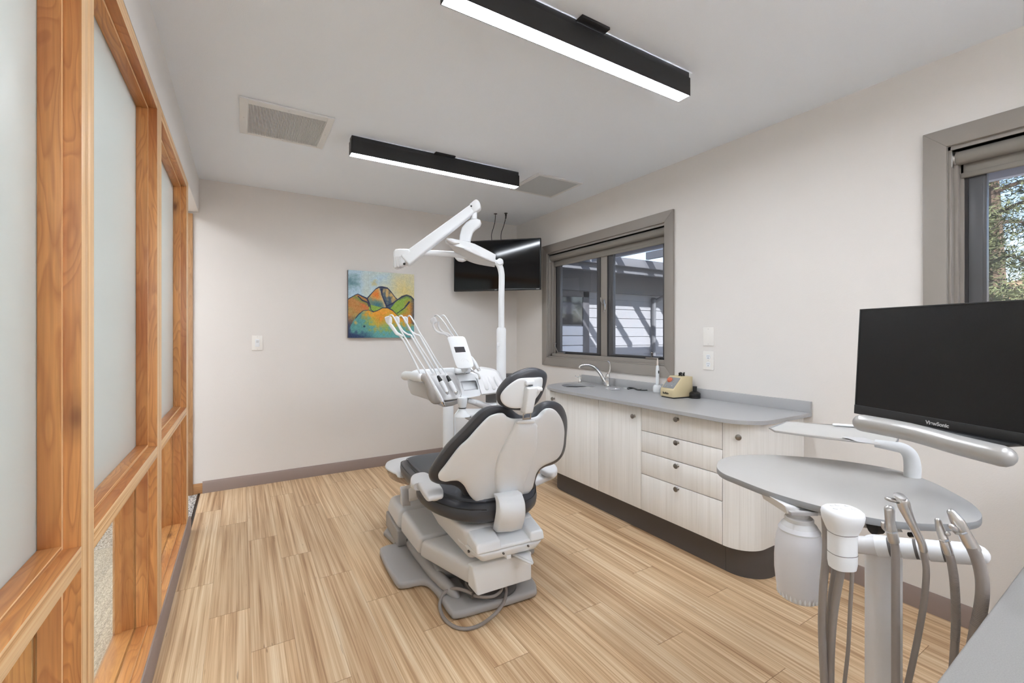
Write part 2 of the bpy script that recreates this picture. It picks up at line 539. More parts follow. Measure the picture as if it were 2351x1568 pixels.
def pane_mat(name, tint, ior=1.45, veil=0):
    m = bpy.data.materials.new(name); m.use_nodes = True
    nt = m.node_tree; nt.nodes.remove(nt.nodes['Principled BSDF'])
    tr = N(nt, 'ShaderNodeBsdfTransparent'); tr.inputs[0].default_value = (*tint, 1)
    gl = N(nt, 'ShaderNodeBsdfGlossy'); gl.inputs[0].default_value = (1, 1, 1, 1); gl.inputs['Roughness'].default_value = .01
    fr = N(nt, 'ShaderNodeFresnel'); fr.inputs[0].default_value = ior
    ge = N(nt, 'ShaderNodeNewGeometry')
    fac = math_(nt, 'MULTIPLY', fr.outputs[0], math_(nt, 'SUBTRACT', 1, ge.outputs['Backfacing']))
    b = N(nt, 'ShaderNodeMixShader')
    if veil:
        df = N(nt, 'ShaderNodeBsdfDiffuse'); df.inputs[0].default_value = (.34, .34, .36, 1)
        v = N(nt, 'ShaderNodeMixShader'); v.inputs[0].default_value = veil
        nt.links.new(tr.outputs[0], v.inputs[1]); nt.links.new(df.outputs[0], v.inputs[2]); tr = v
    nt.links.new(fac, b.inputs[0]); nt.links.new(tr.outputs[0], b.inputs[1]); nt.links.new(gl.outputs[0], b.inputs[2])
    nt.links.new(b.outputs[0], nt.nodes['Material Output'].inputs[0])
    return m
CLEAR = pane_mat('clear_glass', (.93, .96, .95))
SCREENED = pane_mat('screened_glass', (.80, .81, .84), 1.3, .10)
SMOKE = pane_mat('clear_vinyl', (.62, .58, .56), 1.35, .06)
# ================================================================== the room
LX, RX, BY, FY, CZ = -.32, 2.94, 4.73, -2.0, 2.745
struct('floor', box(NB(), -.31, RX, FY, BY, -.05, 0), FLOOR)
struct('floor', box(NB(), -2.4, -.328, FY, 3.84, -.05, 0), BERBER, label='beige loop carpet of the hall seen through the clear lower panes')
struct('floor', box(NB(), -2.4, -.328, 3.84, BY, -.05, 0), CARPET, label='speckled grey loop carpet in the open doorway')
b = box(NB(), -.326, -.308, 3.86, BY, -.04, .004, .002)
struct('trim_1', b, BLACKP, label='black floor transition strip in the open doorway')
struct('ceiling', box(NB(), -2.4, RX + .15, FY, BY + .15, CZ, CZ + .1), CEIL)
# back wall, hall end included
b = box(NB(), -2.4, RX + .15, BY, BY + .15, -.05, CZ)
struct('wall_back', b, WALL)
# wood lining and plinth where the back wall passes into the hall
b = box(NB(), -.55, -.361, BY - .02, BY, 0, 2.43, .002)
struct('trim_2', b, CASING, label='upright wood casing on the back wall inside the hall')
b = box(NB(), -.361, -.293, BY - .012, BY, 0, .09, .002)
struct('trim_3', b, wood_mat('alder_plinth', 0, (190, 142, 96), (156, 108, 66), (134, 90, 54)), label='short wood plinth beside the taupe baseboard')
# rear wall and the solid part of the left wall (behind the viewpoint)
struct('wall_rear', box(NB(), -2.4, RX + .15, FY - .15, FY, -.05, CZ), WALL)
b = NB()
box(b, LX - .15, LX, FY, .2, 0, CZ)
box(b, LX - .15, LX, .2, BY, 2.447, CZ)
struct('wall_left', b, WALLW)
struct('wall_hall', box(NB(), -2.55, -2.4, FY, BY, -.05, CZ), WALLW, label='pale far wall of the hall seen through the partition')
# right wall with two window openings
W = [(2.441, 4.068, 1.130, 2.295), (-.89, .752, 1.130, 2.300)]
b = NB()
ys = [FY, W[1][0], W[1][1], W[0][0], W[0][1], BY]
for y0, y1 in ((ys[0], ys[1]), (ys[2], ys[3]), (ys[4], ys[5])): box(b, RX, RX + .15, y0, y1, -.05, CZ)
for y0, y1, z0, z1 in W:
    box(b, RX, RX + .15, y0, y1, -.05, z0); box(b, RX, RX + .15, y0, y1, z1, CZ)
struct('wall_right', b, WALL)

def baseboard(name, p0, p1, nrm, label=None):
    p0, p1, nrm = Vector(p0), Vector(p1), Vector(nrm)
    prof = [(0, 0), (.014, 0), (.014, .078), (.011, .084), (.011, .088), (.007, .094), (.005, .102), (0, .103)]
    b = NB()
    prism(b, [p0 + nrm * a + Vector((0, 0, c)) for a, c in prof], p1 - p0)
    return struct(name, b, TAUPE, label)
baseboard('baseboard_back', (-.293, BY, 0), (RX, BY, 0), (0, -1, 0))
baseboard('baseboard_right', (RX, 1.36, 0), (RX, .27, 0), (-1, 0, 0))
baseboard('baseboard_left', (LX, .2, 0), (LX, 3.88, 0), (1, 0, 0))

# ------------------------------------------------------------------ glazed fir partition
part = thing('wall_partition', 'glazed fir partition with frosted panes above clear ones', None, (LX, 2.05, 0), kind='structure')
edgepick = lambda f: 1 if abs(f.normal.x) > .8 else 0
XF, XG, XB = LX, LX - .075, LX - .15
posts = [(.2, .302), (1.411, 1.515), (2.501, 2.627), (3.719, 3.835)]
for y0, y1 in posts:
    mid = (y0 + y1) / 2
    b = NB()
    box(b, XB, XF, y0, mid - .0006, .0, 2.445, .0015)
    box(b, XB, XF, mid + .0006, y1, .0, 2.445, .0015)
    obj('post', b, [WOODZ, EDGEZ], part, pick=edgepick)
bays = [(posts[i][1], posts[i + 1][0]) for i in range(3)]
for y0, y1 in bays:
    for nm, z0, z1 in (('bottom_rail', .0, .108), ('middle_rail', .845, .895), ('head_rail', 2.388, 2.445)):
        obj(nm, box(NB(), XB, XF + .0, y0, y1, z0, z1, .0015), [WOODY, EDGEY], part, pick=edgepick)
    # stops around both lights of the bay, room side and hall side
    for z0, z1, nm in ((.108, .845, 'lower'), (.895, 2.388, 'upper')):
        for x0, x1 in ((XG + .004, XF - .031), (XB + .031, XG - .004)):
            b = NB()
            box(b, x0, x1, y0, y0 + .012, z0, z1, .001); box(b, x0, x1, y1 - .012, y1, z0, z1, .001)
            obj('upright_stop', b, [WOODZ, EDGEZ], part, pick=edgepick)  # paler edge colour on the x faces imitates the lit bead
            b = NB()
            box(b, x0, x1, y0 + .012, y1 - .012, z0, z0 + .012, .001); box(b, x0, x1, y0 + .012, y1 - .012, z1 - .012, z1, .001)
            obj('level_stop', b, [WOODY, EDGEY], part, pick=edgepick)  # level stops get the same paler lit-face colour
        b = box(NB(), XG - .003, XG + .003, y0 + .001, y1 - .001, z0 + .001, z1 - .001)
        obj('frosted_pane' if nm == 'upper' else 'clear_pane', b, FROST if nm == 'upper' else CLEAR, part, label='frosted glass pane' if nm == 'upper' else 'clear glass pane')

# ------------------------------------------------------------------ windows
def window(name, y0, y1, z0, z1, mulls, cranks, label):
    w = thing(name, label, None, (RX, (y0 + y1) / 2, z0), kind='structure')
    cw = .088
    b = NB()
    for q in (((y0 - cw, z0 - cw), (y0, z0), (y0, z1), (y0 - cw, z1 + cw)), ((y1, z0), (y1 + cw, z0 - cw), (y1 + cw, z1 + cw), (y1, z1)),
              ((y0 - cw, z1 + cw), (y0, z1), (y1, z1), (y1 + cw, z1 + cw)), ((y0 - cw, z0 - cw), (y1 + cw, z0 - cw), (y1, z0), (y0, z0))):
        prism(b, [(RX, a, c) for a, c in q], (-.018, 0, 0), .002)
    obj('casing', b, WTRIM, w)
    b = NB()      # jamb lining with steps
    for y, s in ((y0, 1), (y1, -1)):
        for x0, x1, d in ((RX, RX + .04, .012), (RX + .04, RX + .07, .026), (RX + .07, RX + .1, .04)):
            a, c = sorted((y, y + s * d)); box(b, x0, x1, a, c, z0, z1, .0015)
    for x0, x1, d in ((RX, RX + .04, .012), (RX + .04, RX + .1, .045)):
        box(b, x0, x1, y0, y1, z0, z0 + d, .0015); box(b, x0, x1, y0, y1, z1 - .02, z1, .0015)
    obj('frame', b, WTRIM, w)
    ed = [y0 + .04] + list(mulls) + [y1 - .04]
    for i in range(1, len(ed) - 1):
        obj('mullion', box(NB(), RX + .084, RX + .125, ed[i] - .045, ed[i] + .045, z0 + .012, z1, .003), WTRIM, w)
    for i in range(len(ed) - 1):
        a = ed[i] + (.045 if i else 0); c = ed[i + 1] - (.045 if i < len(ed) - 2 else 0)
        g = NB()
        for q in ((a, a + .012, z0 + .045, z1), (c - .012, c, z0 + .045, z1), (a, c, z0 + .045, z0 + .057)):
            box(g, RX + .083, RX + .1, *q)
        sh = obj('sash', g, GASKET, w, label='black gasket line')
        g = NB()
        for q in ((a + .012, a + .05, z0 + .057, z1), (c - .062, c - .012, z0 + .057, z1), (a + .05, c - .062, z0 + .057, z0 + .07)):
            box(g, RX + .086, RX + .115, *q, .002)
        for q in ((c - .075, c - .062, z0 + .065, z1), (a + .05, a + .058, z0 + .065, z1)):
            box(g, RX + .085, RX + .12, *q, .001)
        obj('sash_stile', g, ALU, sh)
        g = box(NB(), RX + .1, RX + .104, a + .02, c - .02, z0 + .06, z1 - .01)
        obj('glass_pane', g, SCREENED, sh)
    for y, up in cranks:
        g = NB()
        box(g, RX + .035, RX + .062, y - .065, y + .065, z0 + .045, z0 + .062, .003)
        if up: tube(g, [(RX + .045, y + .05, z0 + .06), (RX + .04, y + .07, z0 + .09), (RX + .035, y + .085, z0 + .12), (RX + .035, y + .09, z0 + .15)], .0065, 8); ball(g, (RX + .035, y + .09, z0 + .155), .013)
        else: tube(g, [(RX + .045, y, z0 + .06), (RX + .04, y - .005, z0 + .10)], .008, 8, 1); ball(g, (RX + .04, y - .005, z0 + .1), .012)
        obj('crank_handle', g, NICKEL, w)
    return w
w1 = window('window_1', *W[0], [3.25], [(3.89, True), (2.62, False)], 'taupe framed window with two sashes above the sink counter')
g = NB()
box(g, RX + .01, RX + .03, 3.175, 3.19, 1.60, 1.72, .003); box(g, RX + .0, RX + .02, 3.155, 3.175, 1.62, 1.68, .003)
tube(g, [(RX + .01, 3.18, 1.66), (RX - .01, 3.19, 1.70), (RX - .015, 3.19, 1.74)], .005, 8)
obj('sash_lock', g, NICKEL, w1)
window('window_2', *W[1], [-.07], [], 'taupe framed window at the right edge looking out on trees')
def blind(y0, y1, z1, label):
    t = thing('roller_blind', label, 'blind', (RX + .04, (y0 + y1) / 2, z1 - .1))
    obj('roller', lathe(NB(), (RX + .045, y0 + .02, z1 - .055), [(0, 0), (.033, .001), (.033, y1 - y0 - .042), (0, y1 - y0 - .04)], (0, 1, 0), 28), SHADEF, t)
    b = NB(); box(b, RX + .07, RX + .076, y0 + .03, y1 - .03, z1 - .132, z1 - .05); obj('fabric', b, SHADEF, t)
    b = NB(); box(b, RX + .062, RX + .082, y0 + .03, y1 - .03, z1 - .15, z1 - .125, .004); obj('bottom_bar', b, SHADEF, t)
    for y in (y0 + .006, y1 - .014):
        b = NB(); box(b, RX + .01, RX + .08, y, y + .008, z1 - .1, z1 - .015, .002)
        lathe(b, (RX + .045, y + (.008 if y < (y0 + y1) / 2 else 0), z1 - .055), [(0, -.006), (.028, -.006), (.03, 0), (.028, .006), (0, .006)], (0, 1, 0), 20)
        obj('bracket', b, STEEL, t)
    b = NB(); box(b, RX + .002, RX + .09, y0 + .012, y1 - .012, z1 - .02, z1 - .001, .002); obj('mounting_rail', b, WTRIM, t)
blind(W[0][0], W[0][1], W[0][3], 'rolled-up grey-brown roller blind at the head of the window over the sink')
blind(W[1][0], W[1][1], W[1][3], 'rolled-up grey-brown roller blind at the head of the right edge window')

# ------------------------------------------------------------------ ceiling fittings
LAMP = emit('led_diffuser', (.91, .965, 1.045), LED)
def strip(y, label):
    x0, x1 = .636, 1.984
    t = thing('linear_light', label, 'ceiling light', ((x0 + x1) / 2, y, CZ), 'black linear ceiling lights')
    b = NB(); box(b, x0 + .004, x1 - .004, y - .033, y + .033, CZ - .035, CZ - .001, .001); obj('channel', b, BLACK, t)
    b = NB()
    box(b, x0, x1, y - .037, y - .034, CZ - .122, CZ - .03); box(b, x0, x1, y + .034, y + .037, CZ - .122, CZ - .03)
    box(b, x0, x0 + .003, y - .037, y + .037, CZ - .122, CZ - .03); box(b, x1 - .003, x1, y - .037, y + .037, CZ - .122, CZ - .03)
    obj('housing', b, BLACK, t)
    obj('diffuser', box(NB(), x0 + .0035, x1 - .0035, y - .0338, y + .0338, CZ - .121, CZ - .112), LAMP, t, label='glowing white diffuser')
    b = NB(); box(b, 1.232, 1.39, y - .072, y + .072, CZ - .012, CZ - .0005, .001); obj('ceiling_plate', b, BLACK, t)
strip(3.187, 'shorter-looking black linear ceiling light beyond the dental chair')
strip(1.527, 'nearest black linear ceiling light, cut by the top of the frame')
strip(-.133, 'added unseen black linear ceiling light behind the viewpoint')  # unseen strip added to even out the room light
strip(-1.75, 'added unseen black linear ceiling light by the rear wall behind the viewpoint')  # another added strip, brightens surfaces that face the viewpoint
t = thing('fill_uplight', 'added unseen white fill uplight on the rear wall behind the viewpoint', 'fill light', (1.3, FY, 1.9))  # unseen uplight added to brighten the ceiling and fill the room
b = NB(); box(b, .3, 2.3, FY + .001, FY + .16, 1.86, 1.9, .004); box(b, .3, 2.3, FY + .15, FY + .16, 1.86, 1.94, .002); obj('trough', b, PLASTIC, t)
obj('diffuser', box(NB(), .32, 2.28, FY + .02, FY + .145, 1.901, 1.906), emit('fill_uplight_diffuser', (.91, .965, 1.045), 22.0), t)
# hall ceiling panel that lights the frosted panes
t = thing('hall_light', 'flat ceiling light panel of the hall', 'ceiling light', (-1.25, 3.1, CZ))
b = NB(); box(b, -1.56, -.94, 2.0, 4.3, CZ - .03, CZ - .001, .002); obj('panel_frame', b, PLASTIC, t)
obj('diffuser', box(NB(), -1.54, -.96, 2.02, 4.28, CZ - .034, CZ - .0305), emit('hall_diffuser', (.92, .97, 1.02), HALL), t)
t = thing('hall_light', 'added unseen ceiling light panel at the near end of the hall', 'ceiling light', (-1.25, .3, CZ))  # extra unseen panel added for more even light
b = NB(); box(b, -1.56, -.94, -.6, 1.3, CZ - .03, CZ - .001, .002); obj('panel_frame', b, PLASTIC, t)
obj('diffuser', box(NB(), -1.54, -.96, -.58, 1.28, CZ - .034, CZ - .0305), emit('hall_fill_diffuser', (.92, .97, 1.02), HALL), t)

VENTM = mat('vent_white', (232, 232, 231), .6)
VENTD = mat('vent_dark', (140, 140, 140), .7)
def vent(x0, x1, y0, y1, gx0, gx1, gy0, gy1, label, n, m=VENTM):
    t = thing('ceiling_vent', label, 'vent', ((x0 + x1) / 2, (y0 + y1) / 2, CZ))
    b = NB(); z0, z1 = CZ - .012, CZ - .0005
    box(b, x0, gx0, y0, y1, z0, z1, .002); box(b, gx1, x1, y0, y1, z0, z1, .002)
    box(b, gx0, gx1, y0, gy0, z0, z1, .002); box(b, gx0, gx1, gy1, y1, z0, z1, .002)
    obj('vent_frame', b, VENTM, t)
    obj('backing', box(NB(), gx0, gx1, gy0, gy1, CZ - .004, CZ - .001), VENTD, t)
    b = NB(); p = (gx1 - gx0) / n
    for i in range(n): box(b, gx0 + p * (i + .2), gx0 + p * (i + .78), gy0, gy1, CZ - .0105, CZ - .005)
    obj('grille', b, m, t)
    for x, y in (((x0 + gx0) / 2, (y0 + y1) / 2), ((x1 + gx1) / 2, (y0 + y1) / 2), ((x0 + x1) / 2, (y0 + gy0) / 2), ((x0 + x1) / 2, (y1 + gy1) / 2)):
        obj('screw', lathe(NB(), (x, y, z0 - .001), [(0, 0), (.003, 0), (.004, .002)], seg=10), STEEL, t)
vent(-.012, .5, 2.96, 3.482, .033, .46, 3.018, 3.456, 'white slotted air vent in the ceiling near the frosted partition', 56)
vent(2.125, 2.61, 3.074, 3.556, 2.158, 2.583, 3.108, 3.53, 'grey slotted air vent in the ceiling near the sink window', 60, mat('vent_grey', (214, 216, 216), .6))

# ------------------------------------------------------------------ wall plates
def plate(name, c, nrm, kind, label, cat):
    c, nrm = Vector(c), Vector(nrm)
    sd = Vector((0, 0, 1)).cross(nrm)
    M = lambda q: c + sd * q[0] + Vector((0, 0, q[1])) + nrm * q[2]
    t = thing(name, label, cat, c)
    w, h = (.088, .136)
    obj('cover_plate', prism(NB(), [M((a, d, .0005)) for a, d in rrect(w, h, .004, 2)], nrm * .006, .002), PLATEM, t)
    for z in ((.055, -.055) if kind == 'blank' else (.0,) if kind == 'duplex' else (.057, -.057)):
        obj('screw', lathe(NB(), M((0, z, .006)), [(.0032, 0), (.0028, .001), (0, .001)], nrm, 10), STEEL, t)
    if kind == 'rocker':
        obj('rocker', prism(NB(), [M((a, d, .006)) for a, d in rrect(.034, .068, .003, 2)], nrm * .004, .001), PLASTICW, t)
        obj('dimmer_slider', prism(NB(), [M((a, d + .014, .0102)) for a, d in rrect(.02, .022, .002, 2)], nrm * .003, .001), PLASTICB, t)
    if kind == 'duplex':
        for z in (.028, -.028):
            f = obj('socket', prism(NB(), [M((a, d + z, .006)) for a, d in rrect(.034, .034, .012, 5)], nrm * .002, .0005), PLASTICW, t)
            b = NB()
            for a in (-.0065, .0065): box(b, a - .001, a + .001, z + .001, z + .010, .0081, .0086, M=M)
            lathe(b, M((0, z - .009, .0081)), [(.0028, 0), (.0028, .0005)], nrm, 10)
            obj('slots', b, BLACKP, f)
plate('light_switch', (.1225, BY, 1.308), (0, -1, 0), 'rocker', 'white wall switch alone on the back wall left of the painting', 'switch')
plate('blank_plate', (RX, 2.05, 1.372), (-1, 0, 0), 'blank', 'blank white wall plate above the power outlet', 'wall plate')
plate('power_outlet', (RX, 2.05, 1.195), (-1, 0, 0), 'duplex', 'white duplex power outlet above the grey worktop', 'outlet')

# ------------------------------------------------------------------ painting
def paint():
    x0, x1, z0, z1 = .917, 1.602, 1.352, 2.038
    n = 240
    def ip(u, pts):
        for (a, p), (c, q) in zip(pts, pts[1:]):
            if a <= u <= c: return p + (q - p) * (u - a) / (c - a)
        return pts[0][1] if u < pts[0][0] else pts[-1][1]
    # ridge heights, u left to right, v up
    back = [(0, .57), (.1, .635), (.135, .65), (.2, .62), (.27, .59), (.33, .66), (.4, .74), (.45, .77), (.5, .775), (.58, .76), (.63, .71), (.67, .66), (.7, .62), (.735, .59), (.8, .64), (.88, .67), (.95, .65), (1, .6)]
    front = [(0, .12), (.08, .26), (.15, .35), (.22, .41), (.3, .415), (.36, .39), (.42, .41), (.5, .455), (.58, .46), (.66, .42), (.72, .36), (.78, .3), (.85, .26), (1, .2)]
    lines = [[(.27, .59), (.31, .5), (.33, .42), (.37, .39)], [(.49, .74), (.49, .66), (.53, .56), (.57, .48)], [(.58, .49), (.66, .53), (.75, .6)],
             [(.14, .62), (.2, .56), (.28, .53), (.3, .47)], [(.92, .56), (.84, .46), (.73, .38)], [(.0, .57), (.0, .2)]]
    def seg(u, v, pl):
        m = 9
        for a, c in zip(pl, pl[1:]):
            dx, dy = c[0] - a[0], c[1] - a[1]
            t = max(0, min(1, ((u - a[0]) * dx + (v - a[1]) * dy) / (dx * dx + dy * dy)))
            m = min(m, math.hypot(u - a[0] - t * dx, v - a[1] - t * dy))
        return m
    def mx(a, b, t):
        t = max(0, min(1, t)); return tuple(p + (q - p) * t for p, q in zip(a, b))
    def colour(u, v):
        nz = noise.noise(Vector((u * 6, v * 6, 1))); n2 = noise.noise(Vector((u * 22, v * 22, 5))); n3 = noise.noise(Vector((u * 60, v * 60, 9)))
        bk, ft = ip(u, back), ip(u, front)
        w = .010 + .008 * nz
        if v > bk:
            c = mx((180, 204, 216), (212, 206, 174), (u - .2) * 1.3 + nz * .5)
            c = mx(c, (216, 198, 134), (1 - abs(u - .85) * 3.2) * (1.2 - abs(v - .72) * 4) + n2 * .2)
            c = mx(c, (94, 132, 140), (1 - math.hypot(u - .06, v - .83) * 7) + n2 * .5)
            c = mx(c, (202, 176, 92), (.8 - math.hypot(u - .38, v - .83) * 14) + n2 * .5)
            c = mx(c, (158, 192, 212), (.5 - math.hypot(u - .08, v - .68) * 4))
        elif v > ft:
            if u < .3:
                c = mx((186, 128, 66), (150, 150, 84), (u * 4 - (v - .35) * 3) + nz * 1.5)
                c = mx(c, (214, 96, 48), 1 - math.hypot(u - .25, v - .52) * 9 + n2 * .4)
                c = mx(c, (120, 140, 66), 1.0 - abs(v - (.66 - u * .55)) * 22 + n2 * .5)
                c = mx(c, (46, 50, 84), max(0, .34 - v) * 6 * max(0, 1 - u * 3))
            elif u < .74 and v > .44 - (u - .6) * .2 and not (u > .6 and v < .42 + (u - .6) * 1.25):
                if u < .5 + (.62 - v) * .35:
                    c = mx((206, 166, 96), (60, 112, 124), (.6 - v) * 7 + nz)
                    c = mx(c, (222, 122, 40), 1.1 - math.hypot(u - .4, v - .66) * 10 + n2 * .5)
                    c = mx(c, (40, 62, 110), max(0, .49 - v) * 12 * max(0, .47 - u) * 9)
                    c = mx(c, (198, 172, 130), 1 - abs(u - (.475 + (.68 - v) * .35)) * 30)
                else:
                    c = mx((74, 92, 108), (196, 160, 100), (u - .52) * 6 + (v - .62) * 4 + n2)
                    c = mx(c, (44, 74, 100), (.6 - v) * 5)
            else:
                c = mx((136, 168, 66), (206, 132, 48), (u - .6 - (v - .3) * 1.1) * 5 + nz * .8)
                c = mx(c, (70, 78, 92), (u - .93) * 14 + n2 * .3)
                c = mx(c, (52, 66, 82), 1 - (bk - v) * 22 + n2 * .4 if u > .76 else -1)
        else:
            c = mx((226, 160, 44), (160, 172, 76), (ft - v) * 3.4 + nz * .9 - .15)
            c = mx(c, (94, 160, 160), (.27 - v) * 6 + n2 * .8 - (1 - abs(u - .55) * 3) * .35)
            c = mx(c, (86, 148, 144), (.36 - u) * 6 - (v - .25) * 2 + n2 * .7)
            c = mx(c, (222, 138, 36), .9 - math.hypot(u - .48, v - .3) * 7 + n2 * .4)
            c = mx(c, (30, 56, 96), max(0, .11 - v + n2 * .06) * 9 * max(0, .4 - u) * 5)
            c = mx(c, (34, 38, 78), (.05 - u + nz * .04) * 20)
            c = mx(c, (222, 160, 70), .8 - math.hypot(u - .1, v - .22) * 22 + n2 * .4)
            c = mx(c, (30, 66, 84), 2.2 - math.hypot(u - .23, v - .17) * 110)
        dl = min(abs(v - bk), abs(v - ft) if .1 < u < .76 else 9, min(seg(u, v, l) for l in lines[:5]))
        if v < bk + .012: c = mx(c, (34, 40, 74), 1.6 - dl / max(w * .8, .004))
        c = tuple(max(0, min(255, q + n3 * 16 + n2 * 10)) for q in c)
        return srgb(*c)
    b = NB()
    y = BY - .04
    gv = [[b.verts.new((x0 + (x1 - x0) * i / n, y, z0 + (z1 - z0) * j / n)) for j in range(n + 1)] for i in range(n + 1)]
    cl_ = b.loops.layers.float_color.new('paint')
    cc = {}
    for i in range(n):
        for j in range(n):
            f = b.faces.new((gv[i][j], gv[i + 1][j], gv[i + 1][j + 1], gv[i][j + 1]))
            for l, (a, c) in zip(f.loops, ((i, j), (i + 1, j), (i + 1, j + 1), (i, j + 1))):
                if (a, c) not in cc: cc[(a, c)] = colour(a / n, c / n)
                l[cl_] = cc[(a, c)]
    m, nt, bs = new_mat('painted_canvas')
    va = N(nt, 'ShaderNodeVertexColor'); va.layer_name = 'paint'
    nt.links.new(va.outputs[0], bs.inputs['Base Color']); bs.inputs['Roughness'].default_value = .6
    t = thing('painting', 'square unframed canvas of colourful mountains on the back wall', 'painting', ((x0 + x1) / 2, BY, z0))
    obj('painted_face', b, m, t)
    obj('canvas_edge', box(NB(), x0 - .0005, x1 + .0005, y + .001, BY - .002, z0, z1, .001), mat('canvas_side', (92, 88, 92), .7), t)
paint()

# ------------------------------------------------------------------ television in the corner
a, c = Vector((2.034, 4.604, 0)), Vector((2.745, 3.925, 0))
ex = (c - a).normalized(); ey = Vector((0, 0, 1)).cross(ex); wd = (c - a).length
zb, zt = 1.868, 2.424
M = lambda q: a + ex * q[0] + ey * q[1] + Vector((0, 0, q[2]))
t = thing('television', 'black wall-mounted television across the far corner', 'television', M((wd / 2, 0, zb)))
b = NB(); box(b, 0, wd, 0.006, .045, zb, zt, .004, M=M); box(b, .2, wd - .2, .045, .075, zb + .1, zt - .15, .01, M=M)
obj('shell', b, BLACKP, t)
b = NB()
for q in ((0, wd, zb, zb + .018), (0, wd, zt - .01, zt), (0, .01, zb, zt), (wd - .01, wd, zb, zt)): box(b, q[0], q[1], -.002, .008, q[2], q[3], .001, M=M)
obj('bezel', b, BLACKP, t)
obj('screen', box(NB(), .01, wd - .01, .001, .007, zb + .018, zt - .01, M=M), mat('tv_screen', (5, 5, 7), .08, spec=.4), t)
b = NB(); box(b, wd * .48, wd * .505, -.0028, -.002, zb + .006, zb + .010, M=M); box(b, wd - .05, wd - .018, -.0028, -.002, zb + .007, zb + .011, M=M)
obj('badge', b, STEEL, t)
b = NB(); box(b, wd / 2 - .03, wd / 2 + .03, .075, .33, 2.1, 2.2, .004, M=M); box(b, wd / 2 - .12, wd / 2 + .12, .07, .085, 2.0, 2.3, .003, M=M)
obj('wall_bracket', b, BLACK, t)
for k, (px, lab) in enumerate((((1144, 512), 'thin black cord from the ceiling to the television, the left one'), ((1162, 515), 'black cord with a flared boot from the ceiling to the television, the right one'))):
    p0 = M((.45 + .12 * k, .12, CZ - .002)); p1 = M((.43 + .105 * k, .03, zt + .0))
    b = NB(); tube(b, [p0, p0.lerp(p1, .25) + ex * .006, p0.lerp(p1, .5), p0.lerp(p1, .75) - ex * .012, p1], .004, 8)
    if k: lathe(b, p0, [(.011, 0), (.010, -.02), (.005, -.06)], seg=10)
    lathe(b, p0, [(.02, .0015), (.02, -.002), (.004, -.004)], seg=12)
    obj('power_cord', b, BLACKP, t, label=lab)
# ================================================================== base cabinets
FX, CB, CT = 2.358, .178, .893      # face plane, carcass bottom, carcass top
def arc(cx, cy, r, a0, a1, n=14):
    return [(cx + r * math.cos(R(a0 + (a1 - a0) * i / n)), cy + r * math.sin(R(a0 + (a1 - a0) * i / n))) for i in range(n + 1)]
def knob(parent, x, y, z, nrm=(-1, 0, 0)):
    return obj('knob', lathe(NB(), (x, y, z), [(.010, 0), (.009, .002), (.005, .006), (.005, .014), (.014, .019), (.0165, .023), (.015, .027), (.009, .029), (0, .0295)], nrm, 24), NICKEL, parent)
def unit(y0, y1, label, fronts, group='pale laminate base cabinets under the grey worktop'):
    t = thing('base_cabinet', label, 'cabinet', ((FX + RX) / 2, (y0 + y1) / 2, CB), group)
    b = NB()
    for q in ((FX + .021, RX - .001, y0 + .0005, y0 + .0185, CB, CT), (FX + .021, RX - .001, y1 - .0185, y1 - .0005, CB, CT), (FX + .021, RX - .001, y0 + .018, y1 - .018, CB, CB + .018),
              (RX - .015, RX - .001, y0 + .018, y1 - .018, CB, CT), (FX + .021, FX + .06, y0 + .018, y1 - .018, CT - .05, CT)): box(b, *q)
    obj('carcass', b, CAB, t)
    for nm, a, b_, z0, z1, ky, kz in fronts:
        f = obj(nm, box(NB(), FX, FX + .02, a + .0022, b_ - .0022, z0 + .0022, z1 - .0022, .001), CAB, t)
        knob(f, FX, ky, kz)
    return t
unit(2.595, 3.225, 'pale laminate sink cabinet door unit, the farthest of the row', [('door', 2.595, 3.222, CB, CT - .01, 3.165, .82)])
unit(2.165, 2.595, 'narrow pale laminate cabinet door unit between the sink cabinet and the drawers', [('door', 2.165, 2.595, CB, CT - .01, 2.225, .815)])
zs = [CB, .429, .582, .726, CT - .01]
unit(1.557, 2.165, 'pale laminate cabinet of four drawers with round nickel knobs', [('drawer', 1.557, 2.165, zs[i], zs[i + 1], 1.862, k) for i, k in enumerate((.412, .558, .705, .872 - .02))])
# curved ends
t = thing('base_cabinet', 'curved-front pale laminate cabinet at the near end of the worktop', 'cabinet', (2.65, 1.48, CB))
r = .155
pts = [(FX, 1.554)] + arc(FX + r, 1.4 + r, r, 180, 270) + [(RX - .001, 1.4)]
inn = [(RX - .001, 1.42)] + [(x, y) for x, y in arc(FX + r, 1.4 + r, r - .02, 270, 180)] + [(FX + .02, 1.554)]
f = obj('curved_door', prism(NB(), [(x, y, CB + .002) for x, y in pts + inn], (0, 0, CT - CB - .012)), CAB, t)
obj('carcass', prism(NB(), [(x, y, CB + .004) for x, y in inn + [(RX - .001, 1.554)]], (0, 0, CT - CB - .006)), CAB, t)
knob(f, FX + .022, 1.475, .815, (-.85, -.53, 0))
t = thing('base_cabinet', 'short rounded pale laminate end panel at the far left of the worktop', 'cabinet', (2.6, 3.32, CB))
r = .2
pts = [(FX, 3.226)] + arc(FX + r, 3.228, r, 180, 90)[:-1] + [(FX + r, 3.43), (RX - .001, 3.44)]
pts += [(RX - .001, 3.422), (FX + r, 3.412)] + arc(FX + r, 3.228, r - .018, 90, 180)[1:] + [(FX + .018, 3.226)]
obj('curved_panel', prism(NB(), [(x, y, CB) for x, y in pts], (0, 0, CT - CB)), CAB, t)
